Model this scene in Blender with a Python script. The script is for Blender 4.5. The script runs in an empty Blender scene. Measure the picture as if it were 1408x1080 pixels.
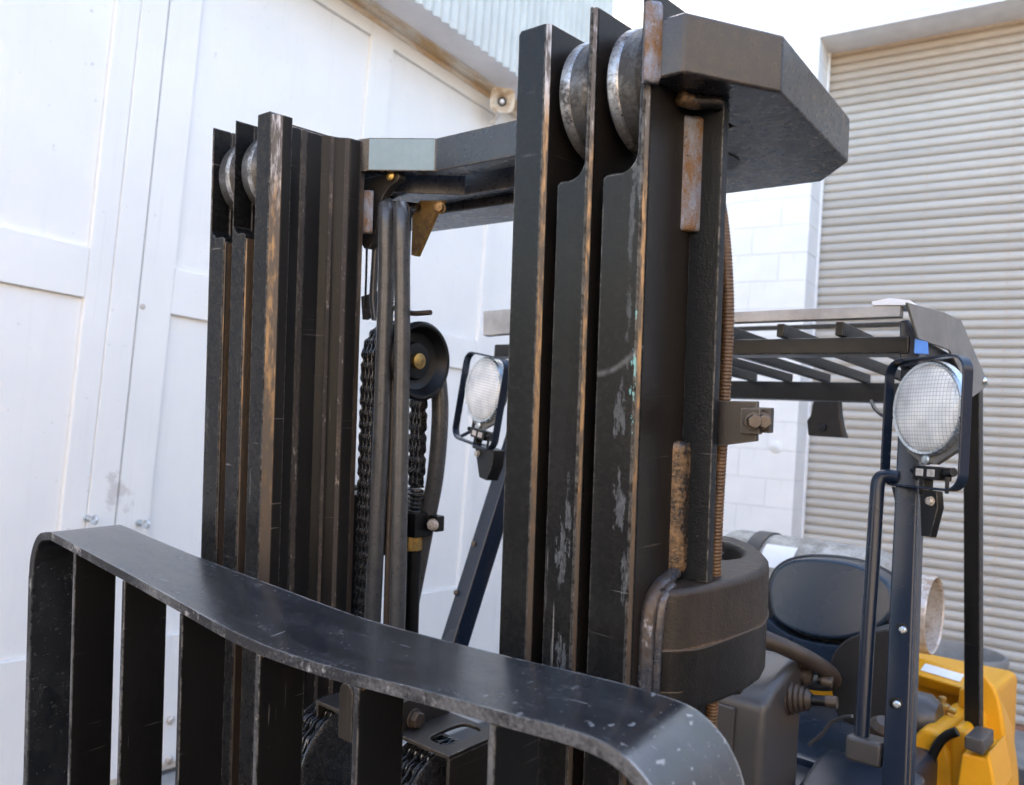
import bpy, bmesh, math, random
from mathutils import Vector, Matrix, Euler
random.seed(7)
R_ = math.radians
S = bpy.context.scene
COL = S.collection

# ------------------------------------------------------------------ camera
H0 = 1.90                      # height of the mast reference point above the ground
CAM_R = ((0.828562, 0.5544645, 0.0778081), (-0.0319385, -0.0919368, 0.9952525), (0.5589857, -0.8271135, -0.0584666))
CAM_P = Vector((0.7143, -0.7256, H0 - 0.2938))
cam = bpy.data.cameras.new('camera')
camo = bpy.data.objects.new('camera', cam)
COL.objects.link(camo)
camo.matrix_world = Matrix.Translation(CAM_P) @ Matrix(CAM_R).transposed().to_4x4()
cam.sensor_width = 36.0
cam.lens = 36.0 * 1155.42 / 1408.0
cam.clip_start = 0.02
cam.clip_end = 400
cam.dof.use_dof = True
cam.dof.focus_distance = 1.02
cam.dof.aperture_fstop = 7.5
S.camera = camo

# ------------------------------------------------------------------ sky and sun
SUN_EL, SUN_AZ = 30.0, -40.0    # azimuth from +Y towards +X: the sun stands behind the buildings, back left
world = bpy.data.worlds.new('World')
S.world = world
world.use_nodes = True
wn = world.node_tree
bg = wn.nodes['Background']
sky = wn.nodes.new('ShaderNodeTexSky')
sky.sky_type = 'NISHITA'
sky.sun_disc = False
sky.sun_elevation = R_(SUN_EL)
sky.sun_rotation = R_(SUN_AZ)
sky.air_density = 1.0
sky.dust_density = 3.0
wn.links.new(sky.outputs[0], bg.inputs[0])
bg.inputs[1].default_value = 0.15
sun = bpy.data.lights.new('sun', 'SUN')
sun.energy = 4.0
sun.angle = R_(0.5)
sun.color = (1.0, 0.93, 0.82)
suno = bpy.data.objects.new('sun', sun)
COL.objects.link(suno)
sd = Vector((math.sin(R_(SUN_AZ)) * math.cos(R_(SUN_EL)), math.cos(R_(SUN_AZ)) * math.cos(R_(SUN_EL)), math.sin(R_(SUN_EL))))
suno.rotation_euler = sd.to_track_quat('Z', 'Y').to_euler()
S.view_settings.view_transform = 'Standard'
S.view_settings.look = 'None'
S.view_settings.gamma = 1.0
S.view_settings.use_curve_mapping = False
S.view_settings.exposure = 2.96

# ------------------------------------------------------------------ frames
# W: building axes.  F: truck axes (the truck stands a little askew).  M: mast axes (the mast leans forward).
YAW, ROLL, TILT = -0.10879, 0.01109, 0.082975
RZ = Matrix.Rotation(YAW, 3, 'Z')
MM3 = Matrix.Rotation(ROLL, 3, 'Y') @ Matrix.Rotation(TILT, 3, 'X')
ORG = Vector((0, 0, H0))
FRAME = {'W': Matrix.Identity(3), 'F': RZ, 'M': RZ @ MM3}
CR = Matrix(CAM_R)


def at(u, v, ax, val, fr='F'):
    """point of the plane ax = val (in frame fr) that the photo shows at pixel u, v"""
    d = CR.transposed() @ Vector(((u - 704) / 1155.42, -(v - 540) / 1155.42, -1.0))
    m = FRAME[fr].transposed()
    d = m @ d
    c = m @ (CAM_P - ORG)
    i = 'xyz'.index(ax)
    t = (val - c[i]) / d[i]
    return c + d * t


FM = Matrix.Translation((0, 0, H0))
MM = Matrix.Translation((0, 0, H0)) @ MM3.to_4x4()
WM = Matrix.Translation((0, 0, H0))

# ------------------------------------------------------------------ materials


class NG:
    def __init__(self, name):
        self.m = bpy.data.materials.new(name)
        self.m.use_nodes = True
        self.t = self.m.node_tree
        self.b = self.t.nodes['Principled BSDF']
        self.tc = self.t.nodes.new('ShaderNodeTexCoord')

    def n(self, typ, **kw):
        x = self.t.nodes.new(typ)
        for k, v in kw.items():
            setattr(x, k, v)
        return x

    def put(self, sock, v):
        if hasattr(v, 'links') or isinstance(v, bpy.types.NodeSocket):
            self.t.links.new(v, sock)
        elif isinstance(v, (tuple, list)) and len(v) == 3 and len(sock.default_value) == 4:
            sock.default_value = (*v, 1)
        else:
            sock.default_value = v

    def coord(self, scale=(1, 1, 1), rot=(0, 0, 0), src='Object', loc=(0, 0, 0)):
        mp = self.n('ShaderNodeMapping')
        mp.inputs['Scale'].default_value = scale
        mp.inputs['Rotation'].default_value = rot
        mp.inputs['Location'].default_value = loc
        self.t.links.new(self.tc.outputs[src], mp.inputs[0])
        return mp.outputs[0]

    def noise(self, scale, detail=4, rough=0.6, vec=None, dist=0.0):
        x = self.n('ShaderNodeTexNoise')
        x.inputs['Scale'].default_value = scale
        x.inputs['Detail'].default_value = detail
        x.inputs['Roughness'].default_value = rough
        x.inputs['Distortion'].default_value = dist
        self.t.links.new(vec if vec is not None else self.coord(), x.inputs['Vector'])
        return x.outputs[0]

    def ramp(self, v, stops):
        x = self.n('ShaderNodeValToRGB')
        e = x.color_ramp.elements
        while len(e) < len(stops):
            e.new(0.5)
        for i, (p, c) in enumerate(stops):
            e[i].position = p
            e[i].color = (c, c, c, 1) if not isinstance(c, tuple) else (*c, 1)
        self.put(x.inputs[0], v)
        return x.outputs[0]

    def math(self, op, a, b=0.0, clamp=False):
        x = self.n('ShaderNodeMath', operation=op)
        x.use_clamp = clamp
        self.put(x.inputs[0], a)
        self.put(x.inputs[1], b)
        return x.outputs[0]

    def mix(self, f, a, b):
        x = self.n('ShaderNodeMix', data_type='RGBA')
        self.put(x.inputs[0], f)
        self.put(x.inputs[6], a)
        self.put(x.inputs[7], b)
        return x.outputs[2]

    def mixf(self, f, a, b):
        x = self.n('ShaderNodeMix', data_type='FLOAT')
        self.put(x.inputs[0], f)
        self.put(x.inputs[2], a)
        self.put(x.inputs[3], b)
        return x.outputs[0]

    def sep(self, v=None):
        x = self.n('ShaderNodeSeparateXYZ')
        self.t.links.new(v if v is not None else self.tc.outputs['Object'], x.inputs[0])
        return x.outputs

    def bump(self, h, strength=0.2, dist=0.002, normal=None):
        x = self.n('ShaderNodeBump')
        x.inputs['Strength'].default_value = strength
        x.inputs['Distance'].default_value = dist
        self.put(x.inputs['Height'], h)
        if normal is not None:
            self.t.links.new(normal, x.inputs['Normal'])
        return x.outputs[0]

    def edge(self, radius=0.003, lo=0.02, hi=0.12):
        bv = self.n('ShaderNodeBevel')
        bv.samples = 4
        bv.inputs[0].default_value = radius
        ge = self.n('ShaderNodeNewGeometry')
        d = self.n('ShaderNodeVectorMath', operation='DOT_PRODUCT')
        self.t.links.new(bv.outputs[0], d.inputs[0])
        self.t.links.new(ge.outputs['Normal'], d.inputs[1])
        return self.ramp(self.math('SUBTRACT', 1.0, d.outputs['Value']), [(lo, 0.0), (hi, 1.0)])

    def set(self, color=None, rough=None, metal=None, normal=None, **kw):
        for k, v in (('Base Color', color), ('Roughness', rough), ('Metallic', metal), ('Normal', normal)):
            if v is not None:
                self.put(self.b.inputs[k], v)
        for k, v in kw.items():
            self.put(self.b.inputs[k], v)
        return self.m


def paint(name, base, dust=(0.16, 0.12, 0.085), dust_amt=0.5, rough=0.42, wear=(0.30, 0.27, 0.24), wear_edge=True,
          scr=0.5, grain=0.15, patches=None, fleck=0.5, spec=0.5, radius=0.0025):
    g = NG(name)
    big = g.noise(7, 5, 0.62)
    fine = g.noise(95, 4, 0.7)
    streak = g.noise(1.0, 4, 0.65, g.coord((38, 38, 2.2)))
    dm = g.math('MULTIPLY', g.ramp(big, [(0.30, 0.0), (0.72, 1.0)]), g.ramp(fine, [(0.25, 0.25), (0.75, 1.0)]))
    dm = g.math('ADD', g.math('MULTIPLY', dm, 0.6), g.math('MULTIPLY', g.ramp(streak, [(0.42, 0.0), (0.8, 1.0)]), 0.45))
    dm = g.math('MULTIPLY', dm, dust_amt, True)
    col = g.mix(dm, base, dust)
    bare = None
    # hairline scratches in three directions
    for i, (sc, rt, th) in enumerate([((6, 6, 230), (0.5, 0.3, 0), 0.70), ((7, 7, 300), (-0.7, 0.9, 0.2), 0.715), ((260, 260, 6), (0.1, 0.06, 0), 0.72)]):
        s = g.ramp(g.noise(1.0, 2, 0.5, g.coord(sc, rt, loc=(i * 3.1, i * 1.7, 0))), [(th, 0.0), (th + 0.03, 1.0)])
        br = g.ramp(g.noise(9, 2, 0.5, g.coord(loc=(i * 5, 2, 1))), [(0.52, 0.0), (0.64, 1.0)])
        s = g.math('MULTIPLY', s, br)
        bare = s if bare is None else g.math('MAXIMUM', bare, s)
    bare = g.math('MULTIPLY', bare, scr)
    fl = g.ramp(g.noise(210, 3, 0.6), [(0.735, 0.0), (0.76, 1.0)])
    bare = g.math('MAXIMUM', bare, g.math('MULTIPLY', fl, fleck))
    if patches:
        pm = None
        for (cx_, cz_, rx, rz, amt) in patches:
            o = g.sep()
            nx = g.math('DIVIDE', g.math('SUBTRACT', o[0], cx_), rx)
            nz = g.math('DIVIDE', g.math('SUBTRACT', o[2], cz_), rz)
            d = g.math('ADD', g.math('MULTIPLY', nx, nx), g.math('MULTIPLY', nz, nz))
            w = g.ramp(g.math('ADD', d, g.math('MULTIPLY', g.math('SUBTRACT', g.noise(1, 5, 0.7, g.coord((150, 150, 38), loc=(cx_ * 9, 0, cz_ * 7))), 0.5), 5.5)), [(0.30, amt), (0.36, 0.0)])
            pm = w if pm is None else g.math('MAXIMUM', pm, w)
        pm = g.math('MULTIPLY', pm, g.ramp(g.noise(1, 4, 0.75, g.coord((260, 260, 90))), [(0.34, 0.25), (0.58, 1.0)]))
        col = g.mix(pm, col, (0.105, 0.112, 0.12))
        bare = g.math('MULTIPLY', bare, g.math('SUBTRACT', 1.0, g.math('MULTIPLY', pm, 0.6)))
        # flecks of turquoise paint scraped off some load
        dx = g.math('DIVIDE', g.math('SUBTRACT', o[0], 0.3752), 0.0030)
        dz = g.math('DIVIDE', g.math('ADD', o[2], 0.225), 0.075)
        dd = g.math('ADD', g.math('MULTIPLY', dx, dx), g.math('MULTIPLY', dz, dz))
        tq = g.ramp(g.math('ADD', dd, g.math('MULTIPLY', g.math('SUBTRACT', g.noise(1, 4, 0.7, g.coord((170, 170, 45), loc=(4, 1, 2))), 0.5), 9.0)), [(0.02, 1.0), (0.10, 0.0)])
        col = g.mix(tq, col, (0.16, 0.36, 0.35))
        # one curved scratch
        ax = g.math('SUBTRACT', o[0], 0.329)
        az = g.math('ADD', o[2], 0.158)
        rr_ = g.math('SQRT', g.math('ADD', g.math('MULTIPLY', ax, ax), g.math('MULTIPLY', az, az)))
        arc_ = g.ramp(g.math('ABSOLUTE', g.math('SUBTRACT', rr_, 0.062)), [(0.0004, 0.7), (0.0012, 0.0)])
        win = g.math('MULTIPLY', g.math('LESS_THAN', az, -0.035), g.math('GREATER_THAN', ax, 0.006))
        col = g.mix(g.math('MULTIPLY', g.math('MULTIPLY', arc_, win), g.ramp(g.noise(120, 3), [(0.35, 0.3), (0.6, 1.0)])), col, (0.16, 0.16, 0.16))
    if wear_edge:
        em = g.math('MULTIPLY', g.edge(radius), g.ramp(g.noise(70, 4, 0.75), [(0.40, 0.0), (0.60, 1.0)]))
        bare = g.math('MAXIMUM', bare, g.math('MULTIPLY', em, 0.85))
    col = g.mix(bare, col, wear)
    ro = g.math('ADD', g.math('MULTIPLY', fine, 0.22), rough - 0.11)
    ro = g.math('ADD', ro, g.math('MULTIPLY', dm, 0.25), True)
    return g.set(col, ro, g.math('MULTIPLY', bare, 0.6), g.bump(g.math('ADD', g.noise(420, 2, 0.5), g.math('MULTIPLY', g.noise(60, 3), 1.2)), grain, 0.0012), **{'Specular IOR Level': spec})


def plain(name, col, rough=0.5, metal=0.0, var=0.25, scale=30, bump=0.05, **kw):
    g = NG(name)
    n = g.noise(scale, 5, 0.65)
    c2 = tuple(max(0, c * (1 - var)) for c in col)
    c3 = tuple(min(1, c * (1 + var * 0.5)) for c in col)
    return g.set(g.mix(g.ramp(n, [(0.3, 0.0), (0.7, 1.0)]), c2, c3), g.math('ADD', g.math('MULTIPLY', g.noise(scale * 3, 3), 0.2), rough - 0.1, True), metal, g.bump(g.noise(scale * 8, 3), bump, 0.001), **kw)


def gloss(name, col, rough=0.3, spec=0.5, dust=0.15, dcol=(0.06, 0.055, 0.05), bump=0.02):
    g = NG(name)
    n = g.noise(3.5, 5, 0.6)
    f = g.noise(140, 3, 0.6)
    dm = g.math('MULTIPLY', g.ramp(n, [(0.3, 0.1), (0.75, 1.0)]), dust)
    fl = g.math('MULTIPLY', g.ramp(g.noise(180, 3, 0.6), [(0.72, 0.0), (0.75, 1.0)]), 0.5)
    c = g.mix(fl, g.mix(dm, col, dcol), (0.16, 0.15, 0.14))
    return g.set(c, g.math('ADD', g.math('MULTIPLY', n, 0.14), rough - 0.05), 0, g.bump(g.math('ADD', f, g.math('MULTIPLY', n, 2)), bump, 0.001), **{'Specular IOR Level': spec})


def rusty(name, base, rust, amt, rough=0.4, metal=0.8, scale=22, stretch=(1, 1, 0.25), spots=0.0, bump=0.25, light=None):
    g = NG(name)
    n = g.noise(scale, 6, 0.7, g.coord(stretch))
    f = g.noise(scale * 9, 4, 0.7)
    m = g.ramp(g.math('ADD', g.math('MULTIPLY', n, 0.7), g.math('MULTIPLY', f, 0.3)), [(0.62 - amt * 0.4, 0.0), (0.72 - amt * 0.3, 1.0)])
    c = g.mix(m, base, rust)
    if light:
        c = g.mix(g.ramp(g.noise(scale * 4, 4, 0.7, g.coord(stretch, loc=(3, 1, 2))), [(0.6, 0.0), (0.68, 0.8)]), c, light)
    if spots:
        sp = g.ramp(g.noise(150, 3, 0.6), [(0.66, 0.0), (0.69, spots)])
        c = g.mix(sp, c, (0.012, 0.01, 0.009))
    return g.set(c, g.math('ADD', g.math('MULTIPLY', m, 0.28), rough, True), g.math('SUBTRACT', metal, g.math('MULTIPLY', m, metal * 0.55)), g.bump(g.math('ADD', f, n), bump, 0.0015))


M = {}
M['mast'] = paint('mast_paint', (0.0062, 0.006, 0.006), dust=(0.042, 0.034, 0.027), dust_amt=0.36, spec=0.20, rough=0.33, fleck=0.35, scr=0.4)
M['mast_front'] = paint('mast_front_paint', (0.0058, 0.0059, 0.0062), dust=(0.036, 0.035, 0.034), dust_amt=0.30, rough=0.25, fleck=0.8, scr=0.8, spec=0.17, grain=0.10, wear=(0.26, 0.25, 0.24),
                        patches=[(0.362, -0.26, 0.008, 0.040, 0.8), (0.364, -0.34, 0.010, 0.035, 0.8), (0.368, -0.10, 0.004, 0.16, 0.6), (0.374, -0.02, 0.005, 0.06, 0.6), (0.372, -0.41, 0.006, 0.03, 0.7), (0.300, -0.40, 0.010, 0.040, 0.75), (0.306, -0.36, 0.005, 0.05, 0.8), (0.303, -0.50, 0.008, 0.03, 0.8), (-0.367, -0.30, 0.009, 0.05, 0.3)])
M['side'] = paint('mast_side_paint', (0.0085, 0.0072, 0.0064), dust=(0.050, 0.034, 0.023), dust_amt=0.34, spec=0.26, rough=0.36, fleck=0.3, scr=0.35, grain=0.12)
M['bar'] = paint('bar_paint', (0.008, 0.0095, 0.011), dust=(0.030, 0.034, 0.037), dust_amt=0.20, spec=0.22, rough=0.38, grain=0.5, scr=0.25, fleck=0.35)
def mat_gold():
    g = NG('worn_edge_painted_sheen')
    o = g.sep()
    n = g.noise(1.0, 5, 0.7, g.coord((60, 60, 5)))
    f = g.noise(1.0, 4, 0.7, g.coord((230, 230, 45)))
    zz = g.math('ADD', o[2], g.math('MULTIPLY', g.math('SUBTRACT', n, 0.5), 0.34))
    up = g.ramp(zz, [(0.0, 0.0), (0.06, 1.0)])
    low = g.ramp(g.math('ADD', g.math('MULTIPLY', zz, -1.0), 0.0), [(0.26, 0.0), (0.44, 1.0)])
    c = g.mix(up, (0.225, 0.15, 0.088), (0.32, 0.33, 0.36))  # worn edge; bluish sky and warm reflections painted in by height
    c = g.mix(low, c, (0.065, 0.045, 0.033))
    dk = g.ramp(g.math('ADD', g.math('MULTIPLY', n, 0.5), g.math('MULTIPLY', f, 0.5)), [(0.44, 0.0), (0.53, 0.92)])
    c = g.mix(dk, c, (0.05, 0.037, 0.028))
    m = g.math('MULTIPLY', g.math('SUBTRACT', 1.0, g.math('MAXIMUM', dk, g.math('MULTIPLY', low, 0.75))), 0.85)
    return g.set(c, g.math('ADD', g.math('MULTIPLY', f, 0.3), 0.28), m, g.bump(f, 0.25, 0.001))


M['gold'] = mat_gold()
M['chip'] = rusty('chipped_front_edge', (0.16, 0.16, 0.165), (0.012, 0.012, 0.015), 0.60, 0.42, 0.45, 26, (0.30, 1, 0.30), light=(0.36, 0.35, 0.34), bump=0.5)
M['pale'] = paint('painted_sky_sheen', (0.20, 0.29, 0.32), dust=(0.12, 0.15, 0.16), dust_amt=0.7, rough=0.35, wear=(0.05, 0.05, 0.05), fleck=1.0, scr=0.6)  # sky reflection on the crossmember chamfer, painted as a pale blue
M['rollerdark'] = rusty('roller_dark_steel', (0.12, 0.118, 0.115), (0.035, 0.033, 0.031), 0.5, 0.36, 0.85, 24, (1, 1, 1), spots=0.5)
M['wearline'] = rusty('roller_track_wear', (0.16, 0.12, 0.085), (0.05, 0.04, 0.033), 0.75, 0.42, 0.7, 30, (1, 1, 0.5), light=(0.30, 0.26, 0.21))
M['weld'] = rusty('weld_metal', (0.20, 0.215, 0.25), (0.17, 0.085, 0.028), 0.50, 0.32, 0.75, 60, (1, 1, 0.4), spots=0.9, bump=0.8, light=(0.28, 0.30, 0.34))
M['weld_dark'] = rusty('painted_weld', (0.036, 0.030, 0.027), (0.22, 0.13, 0.06), 0.34, 0.24, 0.6, 30, (1, 1, 0.6), bump=0.6)
M['weld_clamp'] = rusty('clamp_weld_metal', (0.11, 0.115, 0.13), (0.06, 0.042, 0.03), 0.42, 0.22, 0.75, 26, (1, 1, 0.6), spots=0.4, bump=0.25, light=(0.26, 0.27, 0.30))
M['roller'] = rusty('roller_steel', (0.42, 0.42, 0.42), (0.05, 0.047, 0.043), 0.42, 0.30, 0.9, 30, (1, 1, 1), spots=0.9)
M['cross'] = paint('crosshead_paint', (0.013, 0.0135, 0.0165), dust=(0.058, 0.053, 0.055), dust_amt=0.36, rough=0.26, wear=(0.34, 0.24, 0.16), fleck=0.5, scr=0.8, radius=0.004, grain=0.04, spec=0.5)
M['clamp'] = paint('clamp_dusty_paint', (0.014, 0.0115, 0.0095), dust=(0.095, 0.062, 0.042), dust_amt=0.75, rough=0.46, wear=(0.36, 0.23, 0.13), fleck=0.9, scr=1.0, radius=0.004, grain=0.45, spec=0.35)
M['clamp_low'] = paint('clamp_lower_paint', (0.006, 0.0058, 0.0056), dust=(0.05, 0.036, 0.027), dust_amt=0.30, rough=0.38, wear=(0.30, 0.22, 0.15), fleck=0.8, scr=1.0, grain=0.3, spec=0.3)
def mat_backrest():
    g = NG('backrest_paint')
    big = g.noise(5, 5, 0.65)
    mid = g.noise(22, 6, 0.72, g.coord((0.5, 1.4, 1)))
    fine = g.noise(160, 4, 0.7)
    c = g.mix(g.ramp(big, [(0.3, 0.0), (0.7, 1.0)]), (0.009, 0.0105, 0.0135), (0.016, 0.0175, 0.020))
    sm = g.math('MULTIPLY', g.ramp(mid, [(0.42, 0.0), (0.78, 1.0)]), g.ramp(fine, [(0.30, 0.2), (0.7, 1.0)]))
    c = g.mix(g.math('MULTIPLY', sm, 0.42), c, (0.105, 0.108, 0.112))
    # light rubs across the bar
    rub = g.math('MULTIPLY', g.ramp(g.noise(1.0, 4, 0.7, g.coord((14, 60, 14), (0, 0, 0.35))), [(0.64, 0.0), (0.74, 1.0)]), g.ramp(g.noise(300, 3, 0.6), [(0.35, 0.0), (0.6, 1.0)]))
    c = g.mix(g.math('MULTIPLY', rub, 0.5), c, (0.22, 0.22, 0.20))
    # pale splashes, most of them near the right-hand bend
    o = g.sep()
    near = g.ramp(o[0], [(0.30, 0.15), (0.47, 1.0)])
    sp = g.math('MULTIPLY', g.ramp(g.noise(120, 2, 0.5, g.coord((1, 0.6, 1))), [(0.66, 0.0), (0.70, 1.0)]), near)
    sp = g.math('MAXIMUM', sp, g.ramp(g.noise(420, 2, 0.5), [(0.73, 0.0), (0.76, 0.8)]))
    c = g.mix(g.math('MULTIPLY', sp, 0.55), c, (0.34, 0.34, 0.33))
    sc = None
    for i, (sv, rt) in enumerate([((5, 260, 260), (0, 0, 0.55)), ((6, 320, 320), (0, 0, -0.3)), ((240, 6, 6), (0, 0, 0.2))]):
        l_ = g.math('MULTIPLY', g.ramp(g.noise(1.0, 2, 0.5, g.coord(sv, rt, loc=(i * 2.3, i, 0))), [(0.715, 0.0), (0.74, 1.0)]), g.ramp(g.noise(14, 2, 0.5, g.coord(loc=(i, 3, 7))), [(0.54, 0.0), (0.62, 1.0)]))
        sc = l_ if sc is None else g.math('MAXIMUM', sc, l_)
    c = g.mix(g.math('MULTIPLY', sc, 0.6), c, (0.30, 0.30, 0.30))
    em = g.math('MULTIPLY', g.edge(0.0055), g.ramp(g.noise(60, 5, 0.8, g.coord((0.5, 1, 1))), [(0.40, 0.0), (0.58, 1.0)]))
    c = g.mix(em, c, (0.38, 0.38, 0.37))
    ro = g.math('ADD', g.math('MULTIPLY', sm, 0.16), g.math('ADD', g.math('MULTIPLY', fine, 0.08), 0.155))
    return g.set(c, ro, g.math('MULTIPLY', em, 0.5), g.bump(g.math('ADD', g.noise(500, 2), g.math('MULTIPLY', mid, 1.5)), 0.07, 0.001), **{'Specular IOR Level': 1.0})


M['backrest'] = mat_backrest()
M['slat'] = paint('backrest_bar_paint', (0.004, 0.0038, 0.0038), dust=(0.03, 0.024, 0.019), dust_amt=0.2, spec=0.35, rough=0.40, wear=(0.38, 0.36, 0.33), fleck=0.4, scr=0.7, radius=0.003)
M['hose'] = plain('hydraulic_hose_rubber', (0.062, 0.061, 0.061), 0.30, 0, 0.3, 60, 0.1)
M['braid'] = plain('ribbed_hose', (0.115, 0.062, 0.028), 0.42, 0.15, 0.45, 90, 0.2)
M['chain'] = plain('oiled_chain_steel', (0.12, 0.12, 0.125), 0.26, 0.8, 0.5, 90, 0.2)
M['black'] = plain('black_plastic', (0.005, 0.005, 0.0055), 0.42, 0, 0.3, 40, 0.1, **{'Specular IOR Level': 0.35})
M['brass'] = rusty('brass', (0.50, 0.34, 0.11), (0.22, 0.14, 0.06), 0.4, 0.32, 0.9, 60, (1, 1, 1))
M['goldplate'] = rusty('zinc_yellow_bracket', (0.40, 0.25, 0.085), (0.16, 0.085, 0.035), 0.45, 0.36, 0.75, 40, (1, 1, 1))
M['bolt'] = rusty('dirty_bolt_steel', (0.11, 0.095, 0.08), (0.10, 0.07, 0.05), 0.5, 0.38, 0.75, 60, (1, 1, 1))
M['bracket'] = paint('bracket_paint', (0.016, 0.014, 0.013), dust=(0.10, 0.08, 0.06), dust_amt=0.42, rough=0.45, fleck=0.2, scr=0.2)
M['guardp'] = paint('guard_paint', (0.006, 0.0066, 0.0072), dust=(0.05, 0.047, 0.044), dust_amt=0.2, rough=0.36, fleck=0.2, scr=0.2, spec=0.28)
M['post'] = gloss('post_paint', (0.007, 0.014, 0.030), 0.24, 0.42, 0.08, (0.05, 0.058, 0.07), 0.02)
M['sheet'] = plain('galvanised_sheet', (0.44, 0.42, 0.40), 0.5, 0.25, 0.35, 14, 0.06)
M['cover'] = plain('grey_side_cover', (0.19, 0.187, 0.18), 0.6, 0, 0.18, 12, 0.2)
M['blue'] = plain('blue_tape', (0.10, 0.28, 0.75), 0.5, 0, 0.1)
M['seat'] = gloss('seat_vinyl', (0.017, 0.030, 0.050), 0.26, 0.5, 0.15, (0.05, 0.06, 0.075), 0.08)
M['seatdark'] = plain('seat_cloth', (0.006, 0.006, 0.007), 0.7, 0, 0.3, 60, 0.3)
M['rim'] = plain('steering_wheel_rubber', (0.045, 0.031, 0.022), 0.48, 0, 0.3, 30, 0.15)
M['cowl'] = gloss('dash_plastic', (0.042, 0.041, 0.043), 0.34, 0.55, 0.35, (0.10, 0.085, 0.07), 0.05)
M['floor'] = gloss('floor_plate', (0.010, 0.017, 0.030), 0.34, 0.55, 0.2, (0.04, 0.045, 0.055), 0.1)
M['yellow'] = paint('yellow_paint', (0.74, 0.34, 0.008), dust=(0.30, 0.19, 0.07), dust_amt=0.18, rough=0.38, wear=(0.20, 0.13, 0.07), fleck=0.15, scr=0.25, grain=0.05, spec=0.35)
M['label'] = plain('white_label', (0.78, 0.78, 0.80), 0.5, 0, 0.05, 60)
M['lpg'] = rusty('aluminium_cylinder', (0.36, 0.35, 0.32), (0.22, 0.20, 0.165), 0.42, 0.45, 0.4, 16, (1, 1, 1), bump=0.08)
M['collar'] = rusty('collar_steel', (0.60, 0.56, 0.52), (0.30, 0.22, 0.15), 0.42, 0.42, 0.35, 24, (1, 1, 1), bump=0.1)
M['bin'] = plain('grey_bin_plastic', (0.22, 0.22, 0.215), 0.5, 0, 0.2, 20)
M['tyre'] = plain('tyre_rubber', (0.02, 0.02, 0.02), 0.75, 0, 0.3, 30, 0.3)


def mat_white_timber():
    g = NG('white_timber_paint')
    n = g.noise(2.2, 5, 0.6)
    st = g.noise(1.0, 5, 0.65, g.coord((26, 26, 1.6)))
    c = g.mix(g.ramp(n, [(0.35, 0.0), (0.75, 1.0)]), (0.82, 0.80, 0.755), (0.76, 0.745, 0.71))
    c = g.mix(g.math('MULTIPLY', g.ramp(st, [(0.56, 0.0), (0.85, 1.0)]), 0.25), c, (0.60, 0.58, 0.55))
    # hand grime around the meeting stiles at handle height
    o = g.sep()
    dy = g.math('DIVIDE', g.math('SUBTRACT', o[1], 1.33), 0.16)
    dz = g.math('DIVIDE', g.math('ADD', o[2], 0.63), 0.20)
    d = g.math('ADD', g.math('MULTIPLY', dy, dy), g.math('MULTIPLY', dz, dz))
    d = g.math('ADD', d, g.math('MULTIPLY', g.noise(9, 5, 0.7), 1.8))
    gm = g.math('MULTIPLY', g.ramp(d, [(0.85, 0.5), (1.55, 0.0)]), 1.0)
    c = g.mix(gm, c, (0.42, 0.37, 0.33))
    sp = g.ramp(g.noise(34, 3, 0.6), [(0.70, 0.0), (0.75, 0.5)])
    c = g.mix(sp, c, (0.42, 0.38, 0.34))
    run = g.math('MULTIPLY', g.ramp(g.noise(1.0, 4, 0.65, g.coord((30, 30, 0.8), loc=(2, 5, 1))), [(0.62, 0.0), (0.74, 0.4)]), g.ramp(g.noise(1.6, 3, 0.6), [(0.45, 0.0), (0.65, 1.0)]))
    c = g.mix(run, c, (0.50, 0.45, 0.39))
    return g.set(c, 0.5, 0, g.bump(g.math('ADD', g.noise(1, 4, 0.6, g.coord((90, 90, 5))), n), 0.25, 0.003))


M['timber'] = mat_white_timber()


def mat_block():
    g = NG('white_painted_block')
    n = g.noise(3, 5, 0.6)
    c = g.mix(g.ramp(n, [(0.35, 0.0), (0.75, 1.0)]), (0.80, 0.79, 0.765), (0.71, 0.70, 0.68))
    st = g.noise(1.0, 4, 0.6, g.coord((14, 14, 1.2)))
    c = g.mix(g.math('MULTIPLY', g.ramp(st, [(0.62, 0.0), (0.8, 1.0)]), 0.4), c, (0.60, 0.58, 0.55))
    return g.set(c, 0.55, 0, g.bump(g.math('ADD', g.noise(90, 4, 0.7), n), 0.35, 0.004))


M['block'] = mat_block()
M['mortar'] = plain('white_painted_joint', (0.66, 0.65, 0.63), 0.6, 0, 0.1, 20, 0.2)


def mat_door():
    g = NG('roller_door_paint')
    oi = g.n('ShaderNodeObjectInfo')
    c = g.mix(oi.outputs['Random'], (0.415, 0.385, 0.34), (0.49, 0.46, 0.41))
    n = g.noise(5, 5, 0.65)
    c = g.mix(g.math('MULTIPLY', g.ramp(n, [(0.5, 0.0), (0.8, 1.0)]), 0.35), c, (0.40, 0.36, 0.31))
    sp = g.ramp(g.noise(11, 3, 0.6), [(0.70, 0.0), (0.735, 0.55)])
    c = g.mix(sp, c, (0.46, 0.24, 0.13))
    ge = g.n('ShaderNodeNewGeometry')
    wz = g.sep(ge.outputs['Position'])[2]
    gr = g.ramp(g.math('ADD', g.math('SUBTRACT', wz, 4.0), g.math('MULTIPLY', g.math('SUBTRACT', g.noise(2, 5, 0.7, ge.outputs['Position']), 0.5), 0.5)), [(0.25, 0.0), (0.80, 0.65)])
    c = g.mix(gr, c, (0.36, 0.235, 0.13))  # brown grime plus the lintel's shade, painted onto the top slats
    return g.set(c, 0.45, 0, g.bump(g.noise(60, 3), 0.08, 0.002))


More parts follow.
